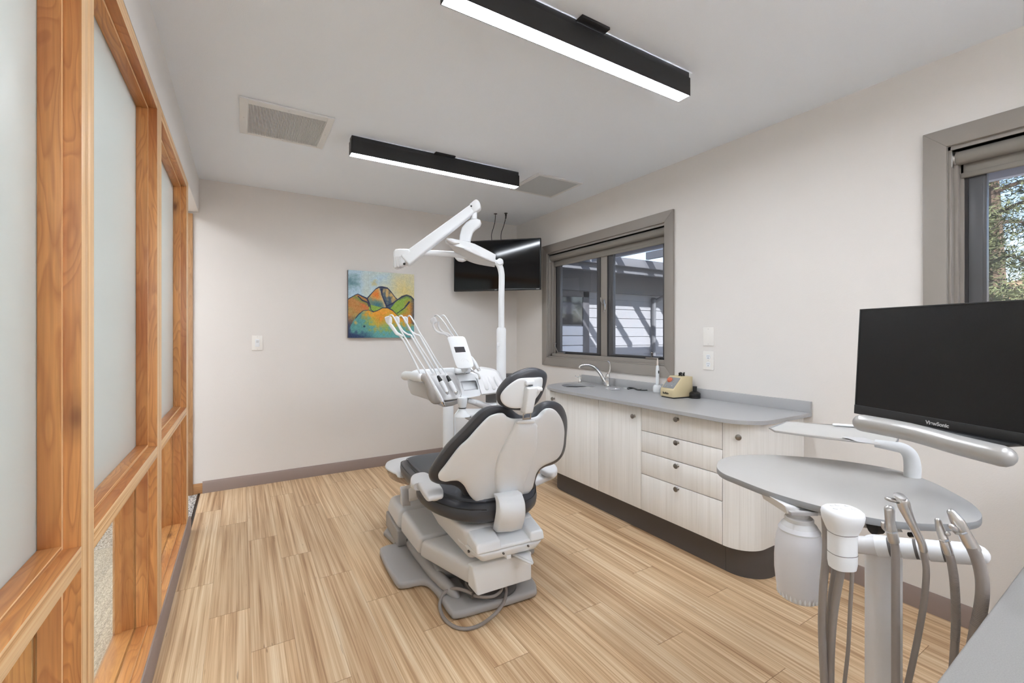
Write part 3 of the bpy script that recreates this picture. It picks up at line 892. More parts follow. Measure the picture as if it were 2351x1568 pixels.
# recessed kick
r = .17; KX = 2.43
b = NB()
prism(b, [(x, y, 0) for x, y in [(KX, 3.12)] + [(KX, 1.584)] + [(RX, 1.584), (RX, 3.12)]], (0, 0, CB))
prism(b, [(x, y, 0) for x, y in [(RX, 3.12), (KX, 3.12)] + [(p[0], p[1]) for p in arc(KX + r, 3.16, r, 180, 90)] + [(RX, 3.33)]], (0, 0, CB))
struct('trim_4', b, TOEK, label='charcoal toe kick running under the pale cabinets')
b = prism(NB(), [(x, y, 0) for x, y in [(KX, 1.5825)] + arc(KX + r, 1.402 + r, r, 180, 270) + [(RX, 1.402), (RX, 1.5825)]], (0, 0, CB))
struct('trim_5', b, TOEK, label='curved charcoal toe kick at the near end of the cabinets')

# worktop with the sink cut out
TZ = .915
o = [(2.305, 3.03), (2.305, 1.57)] + arc(2.305 + .2, 1.355 + .2, .2, 182, 270) + [(RX - .001, 1.355), (RX - .001, 3.47), (2.66, 3.462)] + [(2.55, 3.435), (2.45, 3.38), (2.37, 3.29), (2.325, 3.18)]
t = thing('worktop', 'grey quartz worktop with rounded ends over the pale cabinets', 'countertop', (2.62, 2.4, CT))
SX, SY, SRX, SRY = 2.655, 3.19, .155, .155
def slab(sink):
    b = NB()
    out = [b.verts.new((x, y, TZ)) for x, y in o]
    hole = [b.verts.new((SX + SRX * math.cos(a), SY + SRY * math.sin(a), TZ)) for a in [2 * math.pi * i / 40 for i in range(40)]]
    es = [b.edges.new((q[i], q[(i + 1) % len(q)])) for q in (out, hole) for i in range(len(q))]
    bmesh.ops.triangle_fill(b, use_beauty=True, edges=es)
    bmesh.ops.recalc_face_normals(b, faces=b.faces)
    if b.faces[0].normal.z < 0: bmesh.ops.reverse_faces(b, faces=b.faces)
    r_ = bmesh.ops.extrude_face_region(b, geom=list(b.faces))
    bmesh.ops.translate(b, verts=[v for v in r_['geom'] if isinstance(v, bmesh.types.BMVert)], vec=(0, 0, -(TZ - CT)))
    bmesh.ops.recalc_face_normals(b, faces=b.faces)
    return b
obj('slab', slab(True), QUARTZ, t)
obj('backsplash', box(NB(), RX - .02, RX - .001, 1.355, 3.467, TZ, .983, .001), QUARTZ, t)
t = thing('sink', 'round undermounted steel sink at the far end of the grey worktop', 'sink', (SX, SY, TZ - .15))
b = NB()
prof = [(.165, -.004), (.156, -.003), (.152, -.02), (.145, -.08), (.12, -.125), (.06, -.14), (.02, -.142), (.02, -.146), (.07, -.146), (.13, -.13), (.155, -.08), (.16, -.02), (.165, -.006)]
lathe(b, (SX, SY, TZ - .0225), [(r_, h + .0) for r_, h in prof], seg=40)
obj('basin', b, SINKM, t)
obj('drain', lathe(NB(), (SX, SY, TZ - .1625), [(0, 0), (.02, 0), (.022, .002), (.012, .003), (0, .001)], seg=20), CHROME, t)

# ------------------------------------------------------------------ on the worktop
k2 = crop(1240, 740, 5.597)
def kp(x, y, t): return P(*k2(x, y), t)
fb = at(*k2(868, 822), Z=TZ); tf = fw(fb)
ts = fw(Vector((SX + .02, SY, 0)))
t = thing('faucet', 'chrome gooseneck faucet with a tall lever behind the round sink', 'faucet', fb)
b = NB()
lathe(b, fb, [(.03, 0), (.03, .004), (.024, .008), (.021, .02), (.020, .075), (.022, .09), (.016, .11), (0, .115)], seg=24)
obj('body', b, CHROME, t)
b = NB()
g = lambda x, y, f: kp(x, y, tf + (ts - tf) * f)
tube(b, [kp(852, 800, tf), kp(820, 745, tf), g(785, 680, .2), g(735, 610, .4), g(685, 568, .6), g(620, 548, .8), g(555, 550, .9), g(515, 568, 1), g(505, 590, 1)], [.018, .016, .014, .0125, .012, .0115, .011, .011, .012], 16)
obj('spout', b, CHROME, t)
b = NB()
tube(b, [kp(850, 720, tf), kp(878, 660, tf), kp(898, 610, tf), kp(900, 560, tf), kp(890, 520, tf), kp(866, 497, tf)], [.012, .013, .011, .009, .008, .006], 14, flat=.8)
obj('lever', b, CHROME, t)
sb = at(*k2(512, 772), Z=TZ); tsb = fw(sb)
t = thing('soap_dispenser', 'small chrome soap pump behind the sink, left of the faucet', 'soap dispenser', sb)
b = NB(); lathe(b, sb, [(.021, 0), (.021, .004), (.013, .008), (.012, .03), (.009, .035), (.008, .055), (.012, .06), (.011, .07), (0, .073)], seg=20); obj('body', b, CHROME, t)
b = NB(); tube(b, [kp(518, 710, tsb), kp(490, 703, tsb), kp(462, 692, tsb), kp(448, 688, tsb)], [.008, .006, .005, .006], 10); obj('nozzle', b, CHROME, t)
c = at(*k2(940, 861), Z=TZ)
b = NB()
lathe(b, c, [(.064, 0), (.067, .003), (.063, .006), (.052, .005), (.05, .0015), (0, .0015)], seg=36)
solo('round_dish', b, mat('glossy_clear_dish', (206, 206, 208), .12, .4), 'round shiny shallow ring dish lying right of the faucet', 'dish')
c = at(*k2(1095, 850), Z=TZ)
solo('cap', lathe(NB(), c, [(.018, 0), (.02, .002), (.016, .006), (0, .007)], seg=20), mat('white_cap', (222, 222, 222), .3), 'tiny flat white cap on the worktop beside the cord', 'cap')
# cordless hand tool in its charging stand
c = at(*k2(1507, 896), Z=TZ); tc_ = fw(c)
t = thing('charging_stand', 'white charging stand with black cord left of the cream machine', 'charger', c)
b = NB(); lathe(b, c, [(.034, 0), (.036, .004), (.036, .035), (.032, .05), (.022, .06), (.016, .06), (.015, .045), (0, .045)], seg=28); obj('stand', b, PLASTICW, t)
b = NB()
L_ = lambda x, y, z=TZ + .004: at(*k2(x, y), Z=z)
tube(b, [c + Vector((.0, .03, .006)), L_(1440, 862), L_(1350, 872), L_(1250, 868), L_(1200, 848), L_(1135, 838), L_(1128, 858), L_(1200, 846), L_(1280, 866), L_(1330, 835), L_(1375, 785, TZ + .006), L_(1410, 775, TZ + .008), L_(1500, 782, TZ + .006), L_(1590, 800)], .0032, 8, 6)
obj('cord', b, BLACKP, t)
h0 = c + Vector((0, 0, .047)); top = kp(1511, 462, tc_)
ax = (top - h0).normalized(); Lh = (top - h0).length
t = thing('curing_light', 'slim white cordless hand tool standing in the charging stand', 'dental tool', h0)
b = NB(); lathe(b, h0, [(0, 0), (.012, .001), (.013, .02), (.0145, .09), (.0145, .13), (.012, .165), (.008, .172), (0, .173)], ax, 24); obj('body', b, PLASTICW, t)
b = NB(); lathe(b, h0, [(0, .17), (.007, .171), (.0075, .2), (.004, Lh - .01), (.002, Lh), (0, Lh + .001)], ax, 16); obj('tip', b, mat('amber_tip', (226, 214, 204), .3), t)
q = h0 + ax * .118 - Vector((SN, CS, 0)) * .0135 + Vector((CS, -SN, 0)) * .004
obj('power_button', prism(NB(), [q + Vector((CS, -SN, 0)) * a + ax * d for a, d in rrect(.009, .024, .0042, 4)], -Vector((SN, CS, 0)) * .003, .001), BLACKP, t)
# cream vibrator
bl, br_, bb = at(*k2(1545, 955), Z=TZ), at(*k2(1712, 985), Z=TZ), at(*k2(1965, 950), Z=TZ)
ex = (br_ - bl).normalized(); ez = Vector((0, 0, 1)); ey = ez.cross(ex)
if ey.dot(bb - br_) < 0: ey = -ey
wv, dv = (br_ - bl).length, (bb - br_).dot(ey)
M = lambda q: bl + ex * q[0] + ey * q[1] + ez * q[2]
hb_, hf_ = .158, .062
dv = min(dv, .19)
t = thing('vibrator', 'cream enamelled bench machine with sloping grey control panel', 'machine', M((wv / 2, dv / 2, 0)))
b = NB()
prism(b, [M((0, 0, .008)), M((0, dv, .008)), M((0, dv, hb_)), M((0, dv * .48, hb_)), M((0, .0, hf_))], ex * wv, .004)
obj('housing', b, CREAM, t)
b = NB(); box(b, .006, wv - .006, .006, dv - .006, 0, .01, M=M); obj('base', b, BLACKP, t)
sl = (M((0, dv * .48, hb_)) - M((0, 0, hf_))); sll = sl.length; sl.normalize(); nr = ex.cross(sl)
if nr.z < 0: nr = -nr
Q = lambda a, d, h: M((0, 0, hf_)) + ex * a + sl * d + nr * h
obj('control_panel', prism(NB(), [Q(a, d, .0002) for a, d in rrect(wv * .84, sll * .78, .004, 3, wv * .5, sll * .5)], nr * .0015), mat('panel_grey', (142, 144, 146), .4), t)
b = lathe(NB(), Q(wv * .3, sll * .66, .002), [(0, 0), (.021, 0), (.021, .005), (.017, .012), (.015, .016), (0, .017)], nr, 24)
obj('dial', b, mat('orange_dial', (206, 112, 82), .4), t)
for a, d in ((.3, .22), (.66, .55), (.74, .26)): obj('toggle_switch', lathe(NB(), Q(wv * a, sll * d, .0017), [(0, 0), (.006, 0), (.005, .006), (0, .0065)], nr, 14), STEEL, t)
b = text_mesh('Buffalo', .022, lambda p: M((wv * .42, 0, .034)) + ex * p.x + ez * p.y - ey * (.0008 + p.z), .0004, .0006)
obj('lettering', b, BLACKP, t)
tp = M((wv * .55, dv * .74, hb_))
rr_ = random.Random(3)
for i in range(6):
    a = i / 5 * 6.28
    p = tp + Vector((math.cos(a), math.sin(a), 0)) * (.018 if i else 0) + Vector((0, 0, .001))
    h = rr_.uniform(.018, .034)
    o_ = lathe(NB(), p, [(.006, 0), (.0065, .004), (.0045, .006), (.0045, h - .006), (.006, h - .004), (.005, h), (0, h)], seg=12)
    solo('mixing_cup', o_, BLACKP, 'small dark peg in the cluster standing on the cream machine', 'peg', 'dark pegs on the cream machine')
c = at(*k2(2043, 968), Z=TZ); c.x = 2.872
t = thing('ink_bottle', 'squat black jar with a ribbed lid and tall black knob beside the cream machine', 'jar', c)
b = NB(); lathe(b, c, [(.036, 0), (.039, .003), (.039, .018), (.037, .02), (.039, .022), (.039, .036), (.034, .042), (.02, .05), (0, .05)], seg=32); obj('jar_body', b, BLACKP, t)
b = NB(); lathe(b, c, [(.013, .046), (.013, .056), (.0145, .07), (.0155, .085), (.015, .088), (0, .089)], seg=20); obj('knob', b, BLACKP, t)

# rear 12 o'clock cabinet whose worktop corner enters the frame
t = thing('rear_cabinet', 'grey-topped cabinet in the near right corner, only its top edge in view', 'cabinet', (1.9, -.1, 0))
o2 = [(RX - .002, .29), (RX - .002, -.42), (.62, -.42), (.62, .108)] + arc(.735, .108, .115, 180, 92)[1:]
ob = obj('top', prism(NB(), [(x, y, .868) for x, y in o2], (0, 0, .032), .004, 3), mat('grey_speckled_top', (141, 138, 135), .5, vary=.03, bscale=500), t)
obj('carcass', box(NB(), .68, RX - .002, -.40, .19, .1, .867), CAB, t)
obj('kick', box(NB(), .74, RX - .002, -.36, .14, 0, .1), TOEK, t)
b = NB(); box(b, .99, 1.03, .19, .228, .80, .865, .006); obj('bracket', b, PLASTIC, t)
b = NB(); lathe(b, (1.36, .2, .9), [(.012, 0), (.013, .004), (.012, .012), (.009, .016), (0, .017)], seg=16)
solo('rubber_stopper', b, BLACKP, 'small round black stopper on the edge of the near grey top', 'stopper')
# ================================================================== outdoors
SIDING = mat('grey_lap_siding', (128, 130, 134), .75, spec=.2, vary=.04, bscale=60)
SIDEW = mat('weathered_grey_trim', (92, 94, 98), .7, spec=.2)
GY = 6.2
b = NB()
z = -.2
while z < 2.5:
    p = [(3.3, GY, z), (3.3, GY - .022, z), (3.3, GY - .006, z + .172), (3.3, GY, z + .172)]
    prism(b, [Vector(q) for q in p], (7.7, 0, 0)); z += .172
struct('wall_outside', b, SIDING, label='grey lap siding of the neighbouring wing outside the sink window')
struct('ground', box(NB(), RX + .16, 22, -12, 22, -.3, -.2), mat('pale_concrete', (176, 172, 164), .9, vary=.06, bscale=4), label='pale ground outside the windows')
b = NB(); box(b, RX + .15, 4.35, -4, 4.9, 2.5, 2.58); box(b, 4.32, 4.38, -4, 4.9, 2.43, 2.64)
struct('eave', b, mat('eave_grey', (176, 176, 184), .7), label='pale grey eave above the windows outside')
b = NB(); box(b, 3.2, 11, GY - .7, GY, 2.52, 2.62); box(b, 3.2, 11, GY - .76, GY - .68, 2.42, 2.66)
box(b, 3.2, 11, GY - .1, GY - .02, 2.16, 2.52)
struct('eave', b, SIDEW, label='dark grey fascia and soffit of the neighbouring wing')
t = thing('glass_door', 'dark framed glass door of the neighbouring wing', 'door', (5.0, GY, -.2))
b = NB()
for q in ((4.52, 4.64, -.2, 2.15), (5.22, 5.36, -.2, 2.15), (4.52, 5.36, 2.05, 2.2)): box(b, q[0], q[1], GY - .06, GY - .02, q[2], q[3], .004)
obj('door_frame', b, mat('door_frame_dark', (66, 66, 70), .5), t)
obj('door_glass', box(NB(), 4.64, 5.22, GY - .045, GY - .035, 1.56, 2.05), mat('dark_glass', (38, 40, 46), .06, spec=.8), t)
b = NB()
for i in range(10): box(b, 4.64, 5.22, GY - .05, GY - .04, -.18 + i * .172, -.02 + i * .172, .002)  # pale boards stand in for siding mirrored in the door glass
obj('siding_reflection', b, mat('siding_reflection', (196, 198, 202), .6), t)
t = thing('downspout', 'dark grey metal downspout on the neighbouring wing', 'downspout', (6.9, GY, -.2))
b = NB(); tube(b, [(7.25, GY - .6, 2.5), (7.25, GY - .6, 2.3), (7.05, GY - .12, 2.05), (7.0, GY - .1, 1.9), (7.0, GY - .1, -.2)], .055, 10, 4, flat=.7); obj('pipe', b, SIDEW, t)
b = NB(); box(b, 3.2, 11, GY - .86, GY - .75, 2.52, 2.66, .01); obj('gutter', b, SIDEW, t)
t = thing('pergola', 'open grey pergola of rafters beyond the neighbouring eave', 'pergola', (6, 5, 2.7))
for i in range(8): obj('rafter', box(NB(), 4.3 + i * .75, 4.36 + i * .75, 3.6, GY - .3, 2.8, 2.94), SIDEW, t)
obj('translucent_roof', box(NB(), 5.6, 8.4, 4.6, GY - .4, 2.96, 2.98), pane_mat('roof_panel', (.9, .9, .9)), t)
obj('beam', box(NB(), 4.0, 10.2, 3.6, 3.7, 2.66, 2.8), SIDEW, t)
obj('post', box(NB(), 9.4, 9.52, 3.6, 3.72, -.2, 2.66), SIDEW, t)

LEAF = mat('conifer_leaf', (88, 92, 62), .7, spec=.2, vary=.25, bscale=3, **{'Subsurface Weight': 0})
LEAF2 = mat('olive_leaf', (140, 128, 88), .7, spec=.2, vary=.22, bscale=3)
BARK = mat('bark', (92, 76, 62), .9, vary=.12, bscale=20)
def tree(x, y, h, r, seed, leafm, label, n=5200, low=.12):
    rr = random.Random(seed)
    t = thing('tree', label, 'tree', (x, y, -.2))
    b = NB(); tube(b, [(x, y, -.2), (x + .05, y, h * .4), (x, y + .06, h * .92)], [.16, .1, .03], 8, 3)
    ends = []
    for i in range(46):
        z = h * rr.uniform(low, .95); a = rr.uniform(0, 6.28); L = r * (1.05 - (z / h) * .75) * rr.uniform(.6, 1.1)
        p1 = Vector((x + math.cos(a) * L, y + math.sin(a) * L, z - L * rr.uniform(-.05, .3)))
        p0 = Vector((x, y, z)); mid = p0.lerp(p1, .5) + Vector((0, 0, .1))
        tube(b, [p0, mid, p1], [.035, .02, .006], 5, 2)
        ends.append((p0, mid, p1))
    obj('trunk', b, BARK, t)
    b = NB()
    for i in range(n):
        p0, mid, p1 = rr.choice(ends)
        f = rr.uniform(.25, 1.05)
        p = (p0.lerp(mid, f * 2) if f < .5 else mid.lerp(p1, f * 2 - 1)) + Vector((rr.gauss(0, .13), rr.gauss(0, .13), rr.gauss(-.04, .08)))
        d = Vector((rr.gauss(0, 1), rr.gauss(0, 1), rr.gauss(-.2, .6))).normalized(); s = d.cross(Vector((rr.gauss(0, 1), rr.gauss(0, 1), rr.gauss(0, 1)))).normalized()
        l = rr.uniform(.02, .06); w = rr.uniform(.004, .010)
        vv = [b.verts.new(q) for q in (p - d * l, p + s * w, p + d * l, p - s * w)]
        b.faces.new(vv)
    obj('foliage', b, leafm, t)
tree(8.4, 1.7, 5.2, 1.8, 1, LEAF, 'bushy dark green tree outside the right edge window', 42000)
tree(13.0, 5.0, 6.0, 2.1, 2, LEAF2, 'olive green tree farther off behind the bushy dark one', 22000)
tree(12.6, .3, 5.0, 2.2, 3, LEAF2, 'olive tree to the right of the bushy dark green tree', 18000)
# fence and house beyond
b = NB(); prism(b, [Vector(q) for q in ((17, -9, -.2), (17, 14, -.2), (17, 14, 1.9), (17, 6, 2.4), (17, 2, 2.9), (17, -4, 2.2), (17, -9, 1.8))], (3, 0, 0))
struct('ground', b, mat('dry_hillside', (168, 138, 112), .9, vary=.15, bscale=1.5), label='dry reddish hillside beyond the trees')
# ================================================================== dental chair
k5 = crop(840, 820, 4.356); k6 = crop(840, 1080, 4.126); kh = crop(1120, 840, 11.2); kt = crop(860, 1040, 9.8)
def lerp_tab(x, tab):
    if x <= tab[0][0]: return tab[0][1] + (x - tab[0][0]) * (tab[1][1] - tab[0][1]) / (tab[1][0] - tab[0][0])
    for (a, p), (c, q) in zip(tab, tab[1:]):
        if x <= c: return p + (q - p) * (x - a) / (c - a)
    return tab[-1][1] + (x - tab[-1][0]) * (tab[-1][1] - tab[-2][1]) / (tab[-1][0] - tab[-2][0])
BT = [(.5, .075), (.6, .045), (.7, -.005), (.8, -.06), (.9, -.12), (1.0, -.178), (1.1, -.235), (1.25, -.30)]
def S(u, z): return lerp_tab(z, BT) + .42 * (u - .01) ** 2
def on_back(px, py, off=0.0, f=S):
    v = -.1
    for _ in range(30):
        u, _v, z = cl(px, py, v=v)
        v = .5 * v + .5 * (f(u, z) + off)
    return u, z
chair = thing('dental_chair', 'charcoal and white reclining dental chair seen from behind', 'dental chair', CH(0, .45, 0))

base_o = [(-.235, .012), (-.1, .0), (.17, -.005), (.225, .03), (.25, .12), (.255, .3), (.28, .37), (.40, .39), (.435, .45), (.44, .80), (.40, .87), (.33, .9), (.32, 1.16), (-.32, 1.16), (-.33, .9), (-.40, .87), (-.445, .81), (-.435, .45), (-.40, .385), (-.31, .372), (-.275, .32), (-.262, .2), (-.258, .06)]
so = [(p.x, p.y) for p in smooth([(a, c, 0) for a, c in base_o], 3, True)]
b = NB()
prism(b, [CH(u, v, .006) for u, v in so], (0, 0, .04), .016, 4)
obj('base_plate', b, GREYP, chair)
b = NB()
tube(b, [CH(-.25, .78, .06), CH(-.25, .6, .07), CH(-.235, .36, .07), CH(-.2, .17, .06), CH(-.185, .13, .045)], [.036, .036, .034, .028, .015], 14, 4, 'round')
tube(b, [CH(.25, .78, .06), CH(.25, .6, .07), CH(.235, .36, .07), CH(.2, .17, .06), CH(.185, .13, .045)], [.036, .036, .034, .028, .015], 14, 4, 'round')
cbox(b, -.25, .25, .3, 1.0, .04, .11, .03)
obj('base_ridge', b, GREYP, chair)
b = NB()
cbox(b, -.13, .13, .1, .75, .05, .20, .01); _u, _v, _z = cl(*k6(1015, 1168), z=.09); cbox(b, _u - .015, _u + .06, _v - .01, _v + .08, .07, .115, .006); lathe(b, CH(0.02, .13, .045), [(.12, 0), (.12, .01), (.1, .02), (.07, .035), (0, .035)], seg=28)
obj('lift_mechanism', b, GREYD, chair)
b = NB(); cbox(b, -.337, .337, .80, 1.16, .045, .15, .01, 3); obj('front_skirt', b, GREYP, chair)
b = NB(); hexa(b, [CH(*q) for q in ((-.337, .802, .15), (.337, .802, .15), (.337, 1.16, .15), (-.337, 1.16, .15), (-.325, .81, .275), (.325, .81, .275), (.315, 1.12, .27), (-.315, 1.12, .27))], .035, 5)
obj('front_cover', b, PLASTICB, chair)
b = NB(); hexa(b, [CH(*q) for q in ((-.308, .437, .145), (.308, .437, .145), (.325, .80, .14), (-.325, .80, .14), (-.305, .39, .262), (.305, .39, .262), (.315, .80, .278), (-.315, .80, .278))], .032, 4)
obj('arm_cover', b, PLASTICB, chair)
b = NB(); hexa(b, [CH(*q) for q in ((-.166, .03, .145), (.166, .03, .145), (.31, .43, .145), (-.31, .43, .145), (-.172, .0, .262), (.172, .0, .262), (.308, .386, .262), (-.308, .386, .262))], .03, 4)
obj('arm_cover', b, PLASTICB, chair)
b = NB()
hexa(b, [CH(*q) for q in ((-.138, -.02, .112), (.166, -.02, .118), (.166, .03, .118), (-.17, .03, .15), (-.165, -.02, .262), (.166, -.02, .262), (.166, .03, .262), (-.17, .03, .262))], .008, 3)
obj('end_cover', b, PLASTICW, chair)
b = NB()
for (x, y) in ((390, 660),):
    u, v, z = cl(*k6(x, y), u=-.318); lathe(b, CH(u, v, z), [(0, -.002), (.007, -.002), (.007, .004), (0, .004)], -CU, 12)
obj('screw_plug', b, GREYD, chair)

# seat carriage
b = NB()
hexa(b, [CH(*q) for q in ((-.165, .02, .272), (.165, .02, .272), (.19, .42, .30), (-.19, .42, .30), (-.195, .0, .44), (.195, .0, .44), (.27, .50, .455), (-.27, .50, .455))], .03, 4)
cbox(b, -.2, .2, .3, 1.05, .43, .47, .015)
obj('seat_shell', b, PLASTICB, chair)
b = NB()
hexa(b, [CH(*q) for q in ((-.135, -.085, .305), (.15, -.085, .305), (.165, .12, .285), (-.165, .12, .285), (-.175, -.105, .356), (.19, -.105, .356), (.20, .14, .356), (-.195, .14, .356))], .018, 4)
obj('carriage_lower', b, PLASTIC, chair)
b = NB()
for u0, u1 in ((-.178, -.046), (.11, .193)):
    hexa(b, [CH(*q) for q in ((u0, -.108, .3565), (u1, -.108, .3565), (u1, .14, .3565), (u0, .14, .3565), (u0 + .004, -.1, .402), (u1 - .004, -.1, .402), (u1, .12, .455), (u0, .12, .452))], .012, 4)
hexa(b, [CH(*q) for q in ((-.06, -.102, .3565), (.125, -.102, .3565), (.125, .13, .3565), (-.06, .13, .3565), (-.06, -.098, .372), (.125, -.098, .372), (.125, .11, .42), (-.06, .11, .42))], .006, 3)
obj('carriage_upper', b, PLASTICW, chair)
b = NB()
for x, y in ((1302, 785), (1536, 714)):
    u, v, z = cl(*k6(x, y), v=-.101); obj('screw_plug', lathe(NB(), CH(u, v, z), [(0, -.002), (.005, -.002), (.005, .006), (0, .006)], -CV, 12), GREYD, chair)
u, v, z = cl(*k6(978, 765), u=-.172); lathe(b, CH(u, v, z), [(0, -.002), (.007, -.002), (.007, .006), (0, .006)], -CU, 12)
obj('screw_plug', b, GREYD, chair)
b = NB()
pl = [cl(*k6(*q), z=.285) for q in ((1375, 798), (1400, 792), (1590, 880), (1580, 897), (1545, 890))]
prism(b, [CH(u, v, .285) for u, v, z in pl], (0, 0, .007), .002)
pl = [cl(*k6(*q), z=.292) for q in ((1400, 792), (1590, 880), (1545, 765), (1520, 760))]
prism(b, [CH(u, v, .292) for u, v, z in pl], (0, 0, .004), .001)
u, v, z = cl(*k6(1352, 815), v=-.085); cbox(b, u - .012, u + .012, -.09, -.06, z - .01, z + .008, .002)
obj('release_lever', b, PLASTICW, chair)

# seat cushion
def puff(bm, outl, ctr, z0, hd, hu, k=4, rings=9, n=2.4, zf=None):
    pillow(bm, outl, ctr, lambda a, c, d: CH(a, c, (zf(a, c) if zf else z0) + d), hu, hd, k, rings, n)
zf = lambda a, c: .512 - .045 * max(0, c - .5) - .006 * math.cos(c * 9)
seat_o = [(-.1, -.052), (-.19, .0), (-.255, .08), (-.31, .2), (-.328, .34), (-.312, .5), (-.295, .66), (-.292, .82), (-.285, .95), (-.25, 1.03), (-.12, 1.06), (.12, 1.06), (.25, 1.03), (.285, .95), (.29, .82), (.295, .66), (.312, .5), (.328, .34), (.31, .2), (.255, .08), (.19, .0), (.1, -.052)]
b = NB(); puff(b, seat_o, (0, .5), 0, .062, .058, n=3.2, zf=zf); obj('seat_cushion', b, VINYL, chair)
b = NB()
top_o = [(a * .86, .5 + (c - .5) * .9) for a, c in seat_o]
puff(b, top_o, (0, .5), 0, .02, .020, n=4, zf=lambda a, c: zf(a, c) + .052)
b2 = NB(); tube(b2, [CH(a * .986, .5 + (c - .5) * .986, zf(a, c) + .0285) for a, c in seat_o], .0028, 6, 5); obj('piping', b2, BLACKP, chair)
sc = obj('seat_panel', b, VINYLB, chair, label='slate seat panel inside the stitched seam')
b = NB(); tube(b, [CH(a * .885, .5 + (c - .5) * .92, zf(a, c) + .0535) for a, c in seat_o], .0022, 6, 4); obj('stitching', b, VINYL, sc)
# foot rest and its clear cover
toe_o = [(-.25, .9), (-.305, 1.0), (-.335, 1.12), (-.33, 1.22), (-.28, 1.32), (-.16, 1.365), (.16, 1.365), (.28, 1.32), (.33, 1.22), (.335, 1.12), (.305, 1.0), (.25, .9)]
b = NB(); puff(b, toe_o, (0, 1.14), .448, .012, .012, n=4); obj('toe_board', b, PLASTICB, chair)
b = NB()
so2 = [(p.x, p.y) for p in smooth([(a, c, 0) for a, c in toe_o], 3, False)]
for (a, c), (d, e) in zip(so2, so2[1:]):
    f = [b.verts.new(q) for q in (CH(a, c, .445), CH(d, e, .445), CH(d * .93, 1.14 + (e - 1.14) * .93, .385), CH(a * .93, 1.14 + (c - 1.14) * .93, .385))]
    b.faces.new(f)
bmesh.ops.remove_doubles(b, verts=b.verts, dist=.0005)
bmesh.ops.solidify(b, geom=list(b.faces), thickness=.002)
obj('toe_cover', b, SMOKE, chair, label='clear vinyl skirt under the foot rest')

# backrest
cush_px = [(1230, 495), (1330, 482), (1420, 497), (1480, 545), (1540, 578), (1610, 580), (1690, 535), (1740, 480), (1800, 445), (1862, 437), (1930, 462), (1972, 520), (1996, 600), (2000, 690), (1992, 790), (1985, 880), (1962, 960), (1920, 1020), (1860, 1062), (1780, 1088), (1725, 1125), (1697, 1180), (1680, 1240), (1668, 1310), (1630, 1390), (1540, 1430), (1420, 1450), (1300, 1462), (1180, 1478), (1110, 1474), (1050, 1450), (1008, 1415), (972, 1370), (945, 1325), (905, 1295), (850, 1272), (780, 1266), (700, 1258), (652, 1235), (632, 1190), (645, 1130), (690, 1050), (755, 955), (822, 870), (905, 785), (1000, 690), (1090, 590), (1160, 528)]
shell_px = [(1290, 570), (1342, 558), (1378, 564), (1412, 595), (1470, 612), (1560, 614), (1660, 607), (1722, 590), (1770, 550), (1805, 515), (1852, 512), (1900, 537), (1942, 592), (1970, 660), (1982, 740), (1978, 820), (1970, 890), (1948, 960), (1908, 1015), (1850, 1050), (1782, 1078), (1732, 1115), (1697, 1170), (1680, 1240), (1660, 1310), (1620, 1358), (1560, 1378), (1450, 1400), (1350, 1425), (1240, 1450), (1170, 1461), (1110, 1450), (1052, 1400), (1012, 1340), (980, 1282), (922, 1237), (850, 1234), (782, 1243), (738, 1225), (724, 1190), (740, 1150), (800, 1075), (870, 980), (940, 892), (1020, 820), (1100, 730), (1178, 645), (1238, 592)]
CUO, SHO = .03, -.035
cush = [on_back(*k5(x, y), CUO) for x, y in cush_px]
shell = [on_back(*k5(x, y), SHO) for x, y in shell_px]
ctr = (.0, .80)
b = NB()
pillow(b, cush, ctr, lambda u, z, d: CH(u, S(u, z) + CUO - d, z), .045, .055, k=3, rings=8, n=3.2)
obj('backrest_cushion', b, VINYL, chair, label='charcoal vinyl cushion wrapping round the white shell')
b = NB()
pillow(b, shell, ctr, lambda u, z, d: CH(u, S(u, z) + SHO - d, z), .020, .03, k=3, rings=9, n=3.0)
bs_ = obj('backrest_shell', b, PLASTIC, chair)
sp_px = [(1505, 640), (1560, 655), (1690, 655), (1706, 720), (1708, 830), (1688, 940), (1648, 1060), (1610, 1160), (1570, 1270), (1560, 1372), (1440, 1400), (1318, 1420), (1300, 1330), (1285, 1240), (1286, 1150), (1300, 1060), (1340, 940), (1400, 830), (1455, 730)]
SPO = -.052
spine = [on_back(*k5(x, y), SPO) for x, y in sp_px]
b = NB()
pillow(b, spine, on_back(*k5(1490, 1030), SPO), lambda u, z, d: CH(u, S(u, z) + SPO - d, z), .030, .03, k=3, rings=7, n=2.6)
obj('spine_cover', b, PLASTIC, chair)
b = NB()
SM = lambda x, y, off: (lambda q: CH(q[0], S(*q) + off, q[1]))(on_back(*k5(x, y), off))
hexa(b, [SM(1498, 668, -.085), SM(1695, 660, -.085), SM(1695, 660, -.03), SM(1498, 668, -.03), SM(1512, 628, -.08), SM(1690, 622, -.08), SM(1690, 622, -.03), SM(1512, 628, -.03)], .012, 4)
obj('neck_collar', b, PLASTICW, chair)

